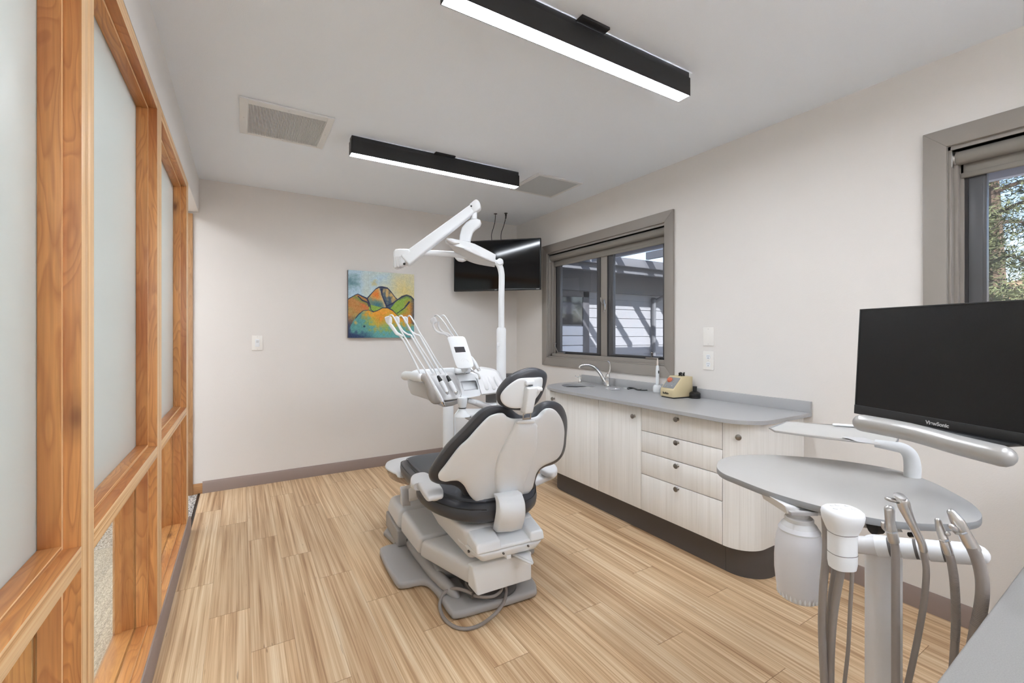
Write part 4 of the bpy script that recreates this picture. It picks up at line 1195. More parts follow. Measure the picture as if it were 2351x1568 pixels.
# curved support strap joining carriage and backrest
b = NB()
L_e = [(1242, 590, -.045), (1262, 500, -.115), (1276, 400, -.135), (1270, 310, -.12), (1250, 250, -.085)]
R_e = [(1485, 552, -.045), (1508, 470, -.115), (1518, 390, -.135), (1510, 300, -.12), (1480, 215, -.085)]
ring = []
for (x0, y0, v0), (x1, y1, v1) in zip([ (p.x, p.y, p.z) for p in smooth(L_e, 4)], [(p.x, p.y, p.z) for p in smooth(R_e, 4)]):
    a = CH(*cl(*k6(x0, y0), v=v0)); c = CH(*cl(*k6(x1, y1), v=v1)); mid = a.lerp(c, .5) - CV * .012
    th = CV * .05
    ring.append([b.verts.new(q) for q in (a + CV * .006, a.lerp(mid, .12) , mid, c.lerp(mid, .12), c + CV * .006, c + th, a + th)])
for i in range(len(ring) - 1):
    for j in range(7): b.faces.new((ring[i][j], ring[i][(j + 1) % 7], ring[i + 1][(j + 1) % 7], ring[i + 1][j]))
b.faces.new(ring[0][::-1]); b.faces.new(ring[-1])
bmesh.ops.recalc_face_normals(b, faces=b.faces)
obj('back_strap', b, PLASTICW, chair, sharp=50)

# headrest
def H(u, z): return -.262 - .22 * (z - 1.05) + .5 * (u - .05) ** 2
head_px = [(238, 790), (250, 700), (292, 590), (385, 455), (505, 325), (650, 210), (800, 132), (950, 76), (1080, 46), (1200, 45), (1310, 70), (1400, 112), (1462, 165), (1487, 230), (1482, 330), (1455, 470), (1410, 610), (1350, 750), (1280, 870), (1210, 965), (1120, 1050), (1000, 1100), (850, 1130), (700, 1135), (540, 1112), (420, 1060), (320, 1000), (262, 900)]
hsh_px = [(330, 820), (345, 740), (400, 650), (520, 520), (680, 400), (820, 326), (1000, 306), (1200, 300), (1330, 290), (1392, 302), (1410, 355), (1402, 480), (1375, 590), (1335, 690), (1260, 800), (1180, 900), (1080, 1000), (900, 1075), (700, 1093), (550, 1070), (420, 1000), (352, 910)]
hc = [on_back(*kh(x, y), .02, H) for x, y in head_px]
hs = [on_back(*kh(x, y), -.018, H) for x, y in hsh_px]
hcc = on_back(*kh(880, 600), 0, H)
b = NB(); pillow(b, hc, hcc, lambda u, z, d: CH(u, H(u, z) + .02 - d, z), .034, .04, k=3, rings=8, n=3); obj('headrest_cushion', b, VINYL, chair, label='charcoal vinyl headrest rim')
b = NB(); pillow(b, hs, hcc, lambda u, z, d: CH(u, H(u, z) - .018 - d, z), .008, .02, k=3, rings=7, n=2.6); obj('headrest_shell', b, PLASTIC, chair)
HP = lambda x, y, v: CH(*cl(*kh(x, y), v=v))
b = NB()
hexa(b, [HP(965, 1240, -.315), HP(1170, 1225, -.315), HP(1170, 1225, -.315) + CV * .055, HP(965, 1240, -.315) + CV * .055,
         HP(1045, 560, -.345), HP(1315, 545, -.345), HP(1315, 545, -.345) + CV * .06, HP(1045, 560, -.345) + CV * .06], .009, 4)
hexa(b, [HP(985, 505, -.325), HP(1190, 495, -.325), HP(1190, 495, -.325) + CV * .03, HP(985, 505, -.325) + CV * .03,
         HP(1000, 385, -.325), HP(1215, 370, -.325), HP(1215, 370, -.325) + CV * .03, HP(1000, 385, -.325) + CV * .03], .005, 3)
hb = obj('headrest_bracket', b, PLASTICW, chair)
b = NB()
for x, y in ((1005, 382), (1110, 358), (1228, 345)):
    b = NB(); hexa(b, [HP(x - 22, y + 26, -.308), HP(x + 14, y + 22, -.308), HP(x + 14, y + 22, -.298), HP(x - 22, y + 26, -.298), HP(x - 10, y - 26, -.308), HP(x + 28, y - 30, -.308), HP(x + 28, y - 30, -.298), HP(x - 10, y - 26, -.298)])
    obj('slot', b, BLACKP, hb)
b = NB()
hexa(b, [HP(1040, 515, -.3275), HP(1160, 508, -.3275), HP(1160, 508, -.32), HP(1040, 515, -.32), HP(1045, 498, -.3275), HP(1162, 490, -.3275), HP(1162, 490, -.32), HP(1045, 498, -.32)])
obj('slot', b, BLACKP, hb)
b = NB()
hexa(b, [HP(1235, 500, -.305), HP(1252, 498, -.305), HP(1252, 498, -.295), HP(1235, 500, -.295), HP(1262, 330, -.305), HP(1278, 330, -.305), HP(1278, 330, -.295), HP(1262, 330, -.295)])
obj('guide_rail', b, STEEL, hb)
p0, p1 = HP(1300, 605, -.32), HP(1392, 628, -.32)
b = NB(); ax = (p1 - p0).normalized(); lathe(b, p0, [(.0125, -.01), (.0125, .004), (.009, .006), (.009, .014), (.008, .0175), (0, .018)], CU, 20)
obj('locking_knob', b, PLASTICW, hb)
b = NB()
for x0, x1 in ((893, 925), (1082, 1112)):
    hexa(b, [HP(x0, 1372, -.262), HP(x1, 1368, -.262), HP(x1, 1368, -.256), HP(x0, 1372, -.256), HP(x0 + 5, 1230, -.30), HP(x1 + 5, 1226, -.30), HP(x1 + 5, 1226, -.294), HP(x0 + 5, 1230, -.294)], .001, 1)
hexa(b, [HP(890, 1392, -.262), HP(1110, 1372, -.262), HP(1110, 1372, -.235), HP(890, 1392, -.235), HP(888, 1340, -.268), HP(1112, 1322, -.268), HP(1112, 1322, -.245), HP(888, 1340, -.245)], .001, 1)
obj('slide_bar', b, SILVER, hb)

# armrests
ap = [(446, 1235), (462, 1200), (510, 1176), (580, 1168), (632, 1190), (672, 1240), (715, 1268), (752, 1310), (775, 1352), (768, 1392), (705, 1405), (628, 1420), (590, 1392), (552, 1335), (520, 1290), (480, 1298), (450, 1275)]
zp = .60
ao = [cl(*k5(x, y), z=zp)[:2] for x, y in ap]
ac = cl(*k5(610, 1285), z=zp)[:2]
b = NB(); puff(b, ao, ac, zp, .022, .02, k=3, n=3); obj('armrest', b, PLASTICB, chair)
u0, v0, _ = cl(*k5(690, 1420), z=.575)
obj('armrest_cap', lathe(NB(), CH(u0, v0, .572), [(0, 0), (.02, .001), (.024, .008), (.024, .02), (0, .02)], seg=20), PLASTICB, chair)
b = NB()
AP = lambda x, y, u: CH(*cl(*k5(x, y), u=u))
hexa(b, [AP(365, 1490, -.40), AP(450, 1490, -.33), AP(470, 1470, -.33) + CV * .06, AP(365, 1490, -.40) + CV * .05, AP(352, 1335, -.40), AP(430, 1325, -.35), AP(470, 1300, -.35) + CV * .05, AP(360, 1318, -.40) + CV * .05], .012, 4)
hexa(b, [AP(430, 1450, -.36), AP(520, 1425, -.30), AP(560, 1400, -.30) + CV * .03, AP(450, 1440, -.36) + CV * .03, AP(425, 1345, -.36), AP(520, 1290, -.31), AP(560, 1285, -.31) + CV * .03, AP(440, 1330, -.36) + CV * .03], .006, 3)
obj('armrest_bracket', b, PLASTICB, chair, label='warm grey armrest pivot bracket')
ro = [(.43, .2), (.36, .22), (.345, .32), (.37, .42), (.43, .46), (.475, .4), (.49, .3), (.475, .22)]
b = NB(); pr = [(x, y) for x, y in ((1735, 1120), (1770, 1088), (1820, 1070), (1880, 1080), (1912, 1115), (1912, 1150), (1880, 1172), (1830, 1170), (1780, 1150))]
zr = .585
rr2 = [cl(*k5(x, y), z=zr)[:2] for x, y in pr]; rc = cl(*k5(1830, 1120), z=zr)[:2]
puff(b, rr2, rc, zr, .03, .015, k=3, n=3); obj('armrest', b, PLASTICB, chair)
b = NB(); hexa(b, [CH(.2, .25, .45), CH(rc[0] + .02, rc[1] - .04, .54), CH(rc[0] + .02, rc[1] + .04, .54), CH(.2, .35, .45), CH(.2, .25, .49), CH(rc[0] + .02, rc[1] - .04, .57), CH(rc[0] + .02, rc[1] + .04, .57), CH(.2, .35, .49)], .008, 3)
obj('armrest_bracket', b, PLASTICB, chair)

# grey hose loop lying at the foot of the base
hp = [(1010, 1165, .10), (930, 1135, .10), (860, 1118, .09), (790, 1130, .07), (730, 1175, .052), (702, 1250, .03), (705, 1320, .012), (740, 1400, .009), (810, 1465, .009), (900, 1498, .009), (1000, 1495, .009), (1100, 1455, .012), (1190, 1390, .045), (1260, 1320, .058), (1310, 1240, .058), (1328, 1160, .06), (1320, 1090, .09), (1290, 1040, .13)]
b = NB(); tube(b, [CH(*cl(*k6(x, y), z=z)) for x, y, z in hp], .0085, 12, 4)
tube(b, [CH(*cl(*k6(x, y), z=.085)) for x, y in ((990, 1165), (1050, 1190), (1130, 1200), (1210, 1190), (1270, 1150), (1290, 1110))], .008, 10, 4)
solo('base_hose', b, HOSE, 'grey hose coiled in a loop at the near foot of the dental chair', 'hose')
# ================================================================== lamp, delivery and support units
VW = Vector((SN, CS, 0)); VR = Vector((CS, -SN, 0)); UP = Vector((0, 0, 1))
c3 = crop(840, 430, 4.48); c9 = crop(900, 820, 9.042)
tp_ = 3.15
lamp = thing('dental_light', 'white dental light on a tall post with folding arms', 'dental light', at(1151, 1100, Z=0) if False else Vector((P(1151, 767, tp_).x, P(1151, 767, tp_).y, 0)))
px_ = lambda x, y, t: P(*c3(x, y), t)
pb = Vector(lamp.location)
def zof(y, t): return EYE + (HORIZON - y) / FPX * t
b = NB(); lathe(b, pb, [(.034, .002), (.034, zof(762, tp_)), (.033, zof(756, tp_)), (.026, zof(752, tp_))], seg=28); obj('lower_post', b, PLASTIC, lamp)
b = NB(); tube(b, [pb + UP * zof(765, tp_), pb + UP * zof(700, tp_), px_(1397, 950, tp_), px_(1394, 880, tp_), px_(1378, 815, tp_), px_(1340, 760, tp_ - .01)], [.0215] * 4 + [.022, .022], 18, 4)
lathe(b, px_(1380, 772, tp_) + VR * -.0, [(.02, -.03), (.024, -.025), (.024, .025), (.02, .03), (0, .03)], -VW, 20)
obj('upper_post', b, PLASTIC, lamp)
b = NB(); q = pb + UP * zof(797, tp_)
prism(b, [q - VW * .034 + VR * (a - .02) + UP * (d + .02) for a, d in rrect(.02, .03, .009, 4)], -VW * .006, .002); lathe(b, pb + UP * zof(806, tp_) - VW * .033 - VR * .01, [(.007, 0), (.006, .004), (0, .005)], -VW, 12)
obj('post_button', b, PLASTICW, lamp)
b = NB(); tube(b, [px_(1345, 775, tp_), px_(1150, 735, 3.0), px_(900, 688, 2.88), px_(560, 672, 2.80), px_(380, 668, 2.76)], [.019, .019, .0185, .019, .022], 18, 2); obj('horizontal_arm', b, PLASTIC, lamp)
b = NB()   # elbow block
prism(b, [px_(x, y, 2.73) for x, y in ((278, 660), (300, 634), (350, 628), (440, 634), (460, 660), (430, 700), (400, 790), (345, 815), (292, 832), (276, 815))], VW * .07, .012, 3)
obj('elbow', b, PLASTICW, lamp)
b = NB()
for i in range(4):
    x = 285 + i * 20
    prism(b, [px_(x, 715 - i * 2, 2.727), px_(x + 13, 712 - i * 2, 2.727), px_(x + 16, 828 - i * 5, 2.727), px_(x + 3, 832 - i * 5, 2.727)], VW * .074, .003)
obj('elbow_ribs', b, PLASTICB, lamp)
b = NB()   # flexible arm box
A0, A1 = px_(395, 745, 2.72), px_(1105, 205, 2.86)
dx = (A1 - A0).normalized(); sd = dx.cross(VW).normalized(); th = dx.cross(sd).normalized()
if th.dot(VW) < 0: th = -th
w0, w1 = .040, .028
hexa(b, [A0 - sd * w0 / 1, A0 + sd * w0, A0 + sd * w0 + th * .06, A0 - sd * w0 + th * .06, A1 - sd * w1, A1 + sd * w1, A1 + sd * w1 + th * .06, A1 - sd * w1 + th * .06], .012, 4)
obj('spring_arm', b, PLASTIC, lamp)
b = NB()
prism(b, [px_(x, y, 2.855) for x, y in ((1060, 175), (1128, 116), (1158, 130), (1180, 175), (1178, 212), (1140, 240), (1100, 262))], VW * .068, .010, 3)
obj('arm_cap', b, PLASTICW, lamp)
b = NB(); lathe(b, px_(1084, 193, 2.852), [(.006, 0), (.005, .001), (0, .001)], -VW, 12); lathe(b, px_(395, 788, 2.70), [(.008, 0), (.007, .002), (0, .002)], -VW, 12)
obj('screw', b, BLACKP, lamp)
b = NB(); tube(b, [px_(1112, 215, 2.89), px_(1112, 330, 2.89)], [.019, .020], 18, 1)
prism(b, [px_(x, y, 2.86) for x, y in ((1085, 322), (1135, 316), (1175, 330), (1184, 360), (1170, 395), (1120, 430), (1095, 460), (1080, 510), (1070, 560), (960, 560), (965, 490), (985, 410), (1030, 355))], VW * .05, .012, 3)
obj('yoke', b, PLASTICW, lamp)
b = NB()   # lamp head: slim winged body
hl = [(815, 545, 2.74), (835, 525, 2.74), (890, 524, 2.745), (1000, 545, 2.78), (1060, 562, 2.80), (1120, 580, 2.82), (1230, 634, 2.88), (1335, 690, 2.93)]
hl2 = [(820, 572, 2.74), (850, 590, 2.745), (900, 602, 2.75), (990, 622, 2.78), (1060, 650, 2.80), (1120, 680, 2.82), (1230, 728, 2.88), (1330, 770, 2.93)]
top = [px_(*q) for q in hl]; bot = [px_(*q) for q in hl2]
poly = top + bot[::-1]
prism(b, poly, VW * .02 + UP * .0, .006, 3)
obj('lamp_head', b, PLASTICW, lamp)
b = NB()   # reflector underside
bl = [(850, 592, 2.745), (990, 624, 2.78), (1120, 682, 2.82), (1230, 730, 2.88), (1330, 772, 2.93)]
bl2 = [(905, 650, 2.80), (1000, 718, 2.86), (1110, 762, 2.9), (1220, 785, 2.93), (1320, 800, 2.95)]
A_ = smooth([px_(*q) for q in bl], 4); B_ = smooth([px_(*q) for q in bl2], 4)
va = [b.verts.new(q) for q in A_]; vb = [b.verts.new(q + VW * .09) for q in B_]; vc = [b.verts.new(q + UP * .03 + VW * .02) for q in A_]
for l0, l1 in ((va, vb), (vb, vc), (vc, va)):
    for i in range(len(va) - 1): b.faces.new((l0[i], l0[i + 1], l1[i + 1], l1[i]))
b.faces.new((va[0], vb[0], vc[0])); b.faces.new((va[-1], vc[-1], vb[-1]))
bmesh.ops.recalc_face_normals(b, faces=b.faces)
obj('reflector', b, PLASTICB, lamp)
b = NB(); tube(b, [px_(1000, 632, 2.775), px_(1120, 690, 2.815), px_(1230, 740, 2.87), px_(1325, 775, 2.925)], .004, 8, 3); obj('lens_strip', b, mat('lens_grey', (176, 172, 168), .2), lamp)
b = NB()
tube(b, [px_(850, 545, 2.73), px_(900, 572, 2.735), px_(950, 575, 2.74)], [.016, .018, .010], 12, 4, 'round', flat=.6)
prism(b, [px_(x, y, 3.0) for x, y in ((920, 668), (1040, 720), (1030, 745), (990, 760), (940, 752), (905, 715))], VW * .05, .012, 3)
obj('grip_handle', b, PLASTICB, lamp)

# ---- support cabinet beside the chair
sup = thing('support_cabinet', 'white support cabinet with round column beyond the dental chair', 'dental cabinet', at(1090, 1150, Z=0) * 1.0)
T0 = 3.9
b = NB(); q = P(1029, 767, T0); q.z = 0
lathe(b, q, [(.046, .0), (.046, .79), (.043, .80), (0, .801)], seg=28)
obj('column', b, PLASTIC, sup)
b = NB(); p0 = P(1042, 767, T0); p1 = P(1168, 767, T0 + .02)
for p in (p0, p1): p.z = 0
hexa(b, [p0, p1, p1 + VW * .3, p0 + VW * .3] + [p + UP * zof(951, T0) for p in (p0, p1, p1 + VW * .3, p0 + VW * .3)], .012, 3)
obj('body', b, PLASTIC, sup)
b = NB(); pa, pc = P(1046, 955, T0 - .006), P(1140, 955, T0 - .006)
hexa(b, [Vector((pa.x, pa.y, .06)), Vector((pc.x, pc.y, .06)), Vector((pc.x, pc.y, .06)) + VW * .01, Vector((pa.x, pa.y, .06)) + VW * .01, pa, pc, pc + VW * .01, pa + VW * .01], .002, 2)
obj('front_panel', b, PLASTICB, sup, label='warm grey front panel')
b = NB(); p = P(1110, 951, T0 + .03); q = P(1176, 951, T0 + .03)
hexa(b, [p, q, q + VW * .25, p + VW * .25] + [r_ + UP * (zof(929, T0) - zof(951, T0)) for r_ in (p, q, q + VW * .25, p + VW * .25)], .01, 3); obj('ledge', b, PLASTICW, sup)
b = NB(); _a, _c = P(1115, 928, T0 + .12), P(1177, 928, T0 + .12); _a.z = _c.z = zof(929, T0) + .001; _h = UP * (zof(858, T0 + .12) - _a.z)
hexa(b, [_a, _c, _c + VW * .04, _a + VW * .04, _a + _h, _c + _h, _c + VW * .04 + _h, _a + VW * .04 + _h], .003, 2)
solo('dark_panel', b, mat('slate_panel', (74, 71, 69), .5), 'dark grey upright panel standing on the support cabinet behind the light post', 'panel')
b = NB(); tube(b, [P(1072, 958, 2.95), P(1090, 966, 2.9), P(1110, 978, 2.85)], [.016, .02, .02], 14, 4, 'round', flat=.7)
for x, y in ((1080, 957), (1086, 961), (1093, 963)): ball(b, P(x, y, 2.9), .006, seg=8)
t_ = thing('assistant_holder', 'grey instrument holder handle poking out beyond the backrest', 'holder', P(1090, 966, 2.9))
obj('handle', b, SILVER, t_)
b = NB(); tube(b, [P(1105, 975, 2.87), P(1125, 1000, 2.95), P(1140, 1050, 3.1), P(1150, 1080, 3.25)], .016, 10, 3); obj('arm', b, PLASTICB, t_)

# ---- delivery head
dl = thing('delivery_unit', 'white dental delivery head on an arm over the chair', 'delivery unit', P(1060, 930, 2.65))
D = lambda x, y, t: P(*c9(x, y), t)
HT = lambda x: 2.42 + (x - 600) / 1600 * .42       # forward distance of the front face
F = lambda x, y, o=0: D(x, y, HT(x) + o)
b = NB()   # left instrument bay, grey front
sec = [(770, 360, .20), (800, 380, .10), (950, 700, .02), (1000, 860, .0), (960, 905, .02), (960, 940, .08)]
prism(b, [F(*q) for q in ((590, 380, .14), (660, 375, .13), (760, 370, .12), (1180, 345, .10), (1290, 365, .08), (1370, 470, .05), (1440, 730, .0), (1455, 810, .0), (1420, 865, .0), (1250, 895, .0), (960, 925, .0), (850, 880, .0), (800, 750, .02), (740, 560, .06), (680, 490, .09), (600, 480, .12))], VW * .22, .012, 3)
obj('instrument_bay', b, PLASTICB, dl, label='warm grey instrument bay')
b = NB()
tube(b, [F(610, 430, .10), F(700, 435, .06), F(760, 500, .03), F(800, 620, .0), (F(840, 780, -.02)), F(880, 880, -.03), F(950, 905, -.03)], [.020, .024, .026, .027, .027, .024, .02], 16, 4, 'round')
obj('bay_grip', b, mat('soft_grey_grip', (176, 171, 166), .5), dl)
b = NB()
tube(b, [F(600, 430, .10), D(420, 395, 2.64), D(280, 385, 2.74)], [.0235, .027, .028], 16, 3, 'round')
obj('side_handle', b, PLASTIC, dl)
b = NB()
prism(b, [D(x, y, 2.60) for x, y in ((310, 470), (620, 520), (700, 560), (760, 760), (800, 930), (730, 880), (390, 775), (330, 620))], VW * .3, .01, 2)
obj('side_panel', b, PLASTICB, dl)
b = NB()
prism(b, [F(*q) for q in ((890, 965, .02), (1060, 945, .01), (1440, 872, .02), (1440, 930, .05), (1250, 1020, .06), (1060, 1050, .05), (960, 1000, .03))], VW * .2, .01, 2)
obj('under_tray', b, PLASTICB, dl)
b = NB()   # middle control block with a hand slot
mo = [(1300, 365), (1420, 355), (1640, 340), (1700, 365), (1760, 480), (1850, 735), (1855, 755), (1820, 800), (1460, 868), (1440, 830), (1390, 640), (1340, 440)]
bb_ = NB()
outer = [bb_.verts.new(F(x, y, .10 - (y - 340) / 500 * .11)) for x, y in mo]
so_ = [(1425, 520), (1445, 500), (1720, 478), (1745, 492), (1770, 570), (1790, 660), (1770, 678), (1490, 700), (1465, 680), (1440, 590)]
inner = [bb_.verts.new(F(x, y, .10 - (y - 340) / 500 * .11)) for x, y in so_]
es = [bb_.edges.new((q[i], q[(i + 1) % len(q)])) for q in (outer, inner) for i in range(len(q))]
bmesh.ops.triangle_fill(bb_, use_beauty=True, edges=es)
r_ = bmesh.ops.extrude_face_region(bb_, geom=list(bb_.faces))
bmesh.ops.translate(bb_, verts=[v for v in r_['geom'] if isinstance(v, bmesh.types.BMVert)], vec=VW * .05)
bmesh.ops.recalc_face_normals(bb_, faces=bb_.faces)
merge(b, bb_)
prism(b, [F(x, y, .15 - (y - 340) / 500 * .11) for x, y in mo], VW * .12, .004)
obj('control_block', b, PLASTIC, dl)
b = NB()   # right bay with finger hollows
prism(b, [F(*q) for q in ((1640, 330, .12), (1700, 270, .2), (1800, 222, .25), (2000, 250, .24), (2130, 285, .2), (2200, 340, .14), (2280, 500, .05), (2330, 640, .0), (2330, 700, .0), (2250, 750, .0), (1860, 800, .0), (1850, 740, .0), (1760, 480, .06))], VW * .14, .016, 4)
obj('instrument_bay', b, PLASTICB, dl, label='warm grey bay with finger hollows')
b = NB()
for x in (1880, 2020, 2150):
    tube(b, [F(x, 420, .088), F(x + 50, 520, .042), F(x + 90, 640, .012)], [.012, .018, .014], 12, 4, 'round', flat=.5)
obj('finger_ridge', b, PLASTICB, dl)
b = NB()   # rear shelf
hexa(b, [D(380, 340, 2.78), D(1310, 345, 2.78), D(1310, 345, 2.90), D(380, 340, 2.90), D(400, 290, 2.80), D(1300, 215, 2.80), D(1300, 210, 2.90), D(500, 255, 2.90)], .01, 3)
hexa(b, [D(1290, 340, 2.66), D(1560, 345, 2.66), D(1560, 345, 2.78), D(1290, 340, 2.78), D(1290, 215, 2.70), D(1450, 240, 2.70), D(1450, 240, 2.78), D(1290, 215, 2.78)], .015, 3)
obj('rear_shelf', b, PLASTIC, dl)
# touch pad
b = NB()
k4 = crop(960, 700, 9.8)
K = lambda x, y, t: P(*k4(x, y), t)
pad = [(658, 760), (670, 728), (710, 717), (900, 714), (1000, 716), (1040, 735), (1068, 780), (1140, 1000), (1200, 1180), (1240, 1310), (1245, 1370), (1225, 1405), (1170, 1425), (1000, 1438), (930, 1435), (870, 1410), (840, 1350), (780, 1170), (700, 900)]
PT = lambda y: 2.66 - (y - 714) / 720 * .09
prism(b, [K(x, y, PT(y)) for x, y in pad], VW * .02 + UP * .002, .005, 3)
tpad = obj('touch_pad', b, PLASTICW, dl)
b = prism(NB(), [K(x, y, PT(y) - .0012) for x, y in ((805, 945), (1032, 940), (1072, 1060), (845, 1072))], VW * .001)
obj('display', b, mat('dark_display', (62, 60, 64), .25), tpad)
b = NB()
ce = (1035, 1260)
for i in range(14):
    a0, a1 = i / 14 * 6.283, (i + .6) / 14 * 6.283
    tube(b, [K(ce[0] + 55 * math.cos(a) - 5, ce[1] + 55 * math.sin(a), PT(1260) - .0008) for a in (a0, a1)], .0006, 5, 1)
tube(b, [K(x, y, PT(y) - .0008) for x, y in ((1090, 1220), (1120, 1265), (1140, 1262), (1128, 1285))], .0007, 5, 1)
tube(b, [K(x, y, PT(y) - .0008) for x, y in ((1010, 1285), (1040, 1230), (1060, 1275))], .0007, 5, 1)
obj('keypad_mark', b, PLASTICB, tpad)
b = NB(); tube(b, [F(1520, 300, .17), F(1560, 260, .16), K(1040, 1440, 2.62)], [.03, .025, .02], 12, 3); obj('pad_neck', b, PLASTIC, dl)
# whip guides: posts carrying the hose loops
c10 = crop(860, 700, 10.45)
J = lambda x, y, t: P(*c10(x, y), t)
def whip(paths, blk, t0, label_pts=None):
    pass
b = NB()
prism(b, [J(x, y, 2.56) for x, y in ((225, 290), (345, 255), (395, 300), (395, 420), (375, 475), (310, 480), (260, 420))], VW * .03, .01, 3)
prism(b, [J(x, y, 2.555) for x, y in ((305, 455), (395, 445), (545, 660), (660, 720), (680, 765), (600, 755), (500, 720))], VW * .025, .006, 2)
tube(b, [J(600, 735, 2.565), J(690, 850, 2.56), J(900, 1250, 2.555), F(600, 360, .12)], [.006, .006, .006, .006], 10, 3)
obj('whip_guide', b, PLASTIC, dl)
for i, (xo, yo, t) in enumerate(((185, 15, 2.62), (390, 20, 2.68))):
    b = NB()
    prism(b, [J(x + xo, y + yo, t) for x, y in ((285, 265), (345, 250), (395, 290), (400, 400), (385, 440), (330, 420), (300, 340))], VW * .025, .008, 2)
    tube(b, [J(390 + xo, 440 + yo, t), J(480 + xo, 600 + yo, t), J(600 + xo, 690 + yo, t), J(690 + xo, 720 + yo, t), J(760 + xo, 850 + yo, t), F(860 + i * 160, 340, .12)], [.005, .006, .006, .006, .006, .006], 10, 3)
    obj('whip_guide', b, PLASTIC, dl)
for i, (xo, t) in enumerate(((0, 2.72), (125, 2.78))):
    b = NB()
    if i == 0: prism(b, [J(x, y, t) for x, y in ((1320, 345), (1430, 275), (1470, 330), (1490, 410), (1390, 480), (1345, 440))], VW * .03, .008, 3)
    tube(b, [J(1405 + xo, 400, t), J(1410 + xo, 500, t), J(1450 + xo, 590, t), J(1550 + xo * .9, 670, t), J(1680 + xo * .7, 700, t), J(1760 + xo * .6, 760, t)], [.006, .006, .007, .007, .007, .008], 10, 3)
    obj('whip_guide', b, PLASTICB, dl)
# arm under the head
b = NB()
tube(b, [F(1500, 880, .12), D(1700, 930, 2.72), D(2000, 1040, 2.95), P(1150, 950, 3.1)], [.014, .018, .022, .024], 14, 3)
lathe(b, D(1895, 1065, 2.75), [(.006, 0), (.006, .03), (0, .03)], (1, 0, 0), 10)
obj('support_arm', b, PLASTIC, dl)
b = NB()
lathe(b, D(1460, 1040, 2.56), [(.020, -.004), (.021, 0), (.026, .02), (.03, .04), (.028, .055), (0, .06)], seg=24)
lathe(b, D(1460, 1040, 2.56), [(.045, -.052), (.043, -.045), (.030, -.03), (.022, -.015), (.020, -.006), (0, -.005)], seg=24)
obj('arm_handle', b, PLASTICW, dl)
b = NB(); lathe(b, D(1460, 1040, 2.56), [(.0205, -.0065), (.0225, -.005), (.0225, -.002), (.0205, -.001)], seg=24); obj('black_ring', b, BLACKP, dl)

# ---- instruments on the delivery head, each with its hose
def instrument(name, label, group, start, tipend, hose, r, mats, sleeve):
    o_ = thing(name, label, 'dental handpiece', start, group)
    ax = (tipend - start).normalized(); L = (tipend - start).length
    b = NB()
    f0 = sleeve
    lathe(b, start, [(r * .8, L * f0), (r * 1.05, L * (f0 + .02)), (r * 1.1, L * (f0 + .2)), (r * 1.0, L * .8), (r * .85, L * .86), (0, L * .86)], ax, 16)
    obj('body', b, mats[0], o_)
    b = NB(); lathe(b, start, [(r * .45, 0), (r * .7, L * .05), (r * .95, L * f0 * .9), (r * .9, L * f0 + .001), (0, L * f0 + .001)], ax, 16); obj('sleeve', b, mats[1], o_)
    b = NB(); lathe(b, start, [(r * .85, L * .855), (r * .95, L * .88), (r * .9, L * .92), (r * .6, L * .94), (r * .7, L * .97), (r * .35, L), (0, L)], ax, 16); obj('tip', b, CHROME, o_)
    b = NB(); tube(b, hose + [start + ax * .004], .0042, 8, 5); obj('hose', b, PLASTIC, o_)
    return o_
grp = 'handpieces hanging on the delivery head'
instrument('handpiece', 'long slim white syringe nearest the left grip of the delivery head', grp, F(700, 290, -.05), F(1100, 1020, -.10),
           [F(430, -150, .04), J(600, 500, 2.5), J(480, 320, 2.52), J(400, 245, 2.54), J(350, 270, 2.56), J(420, 420, 2.58), J(560, 620, 2.58), J(720, 800, 2.56), J(850, 1060, 2.54)][::-1][:0] + [J(365, 262, 2.56), J(395, 240, 2.53), J(440, 262, 2.5), J(520, 400, 2.49), J(620, 600, 2.48), J(760, 830, 2.46), J(930, 1120, 2.42)], .0095, (PLASTICW, PLASTICW), .42)
instrument('handpiece', 'steel handpiece with black sleeve, middle one on the delivery head', grp, F(950, 385, .045), F(1165, 770, -.03),
           [J(590, 280, 2.62), J(625, 255, 2.6), J(670, 280, 2.58), J(760, 420, 2.56), J(900, 660, 2.54), J(1050, 930, 2.52), J(1300, 1320, 2.51), F(900, 300, .06)], .0125, (PLASTIC, BLACKP), .3)
instrument('handpiece', 'steel handpiece with black sleeve beside the control block', grp, F(1140, 385, .045), F(1345, 770, -.03),
           [J(795, 290, 2.68), J(825, 258, 2.66), J(870, 285, 2.64), J(960, 430, 2.62), J(1080, 660, 2.6), J(1250, 930, 2.58), J(1480, 1320, 2.57), F(1090, 300, .07)], .0125, (PLASTIC, BLACKP), .3)
o_ = thing('handpiece', 'white angled handpiece with a steel hook hanging right of the touch pad', 'dental handpiece', K(1300, 1420, 2.66))
b = NB(); tube(b, [K(1200, 1180, 2.68), K(1270, 1290, 2.67), K(1340, 1420, 2.66)], [.007, .010, .010], 12, 3, 'round'); obj('body', b, PLASTICW, o_)
b = NB(); lathe(b, K(1345, 1430, 2.66), [(.009, 0), (.011, .004), (.009, .01), (.010, .016), (0, .018)], K(1345, 1430, 2.66) - K(1300, 1350, 2.665), 14); obj('collar', b, STEEL, o_)
b = NB(); tube(b, [F(1640, 240, .1), F(1700, 300, .06), F(1780, 340, .04), F(1810, 400, .02), F(1815, 440, .02)], [.006, .005, .005, .006, .007], 10, 4, 'round'); obj('hook', b, STEEL, o_)
b = NB(); tube(b, [J(1440, 270, 2.72), J(1480, 250, 2.7), J(1540, 275, 2.68), J(1650, 400, 2.68), J(1800, 620, 2.68), J(1900, 760, 2.69), K(1180, 1180, 2.69)], .004, 8, 5); obj('hose', b, PLASTIC, o_)
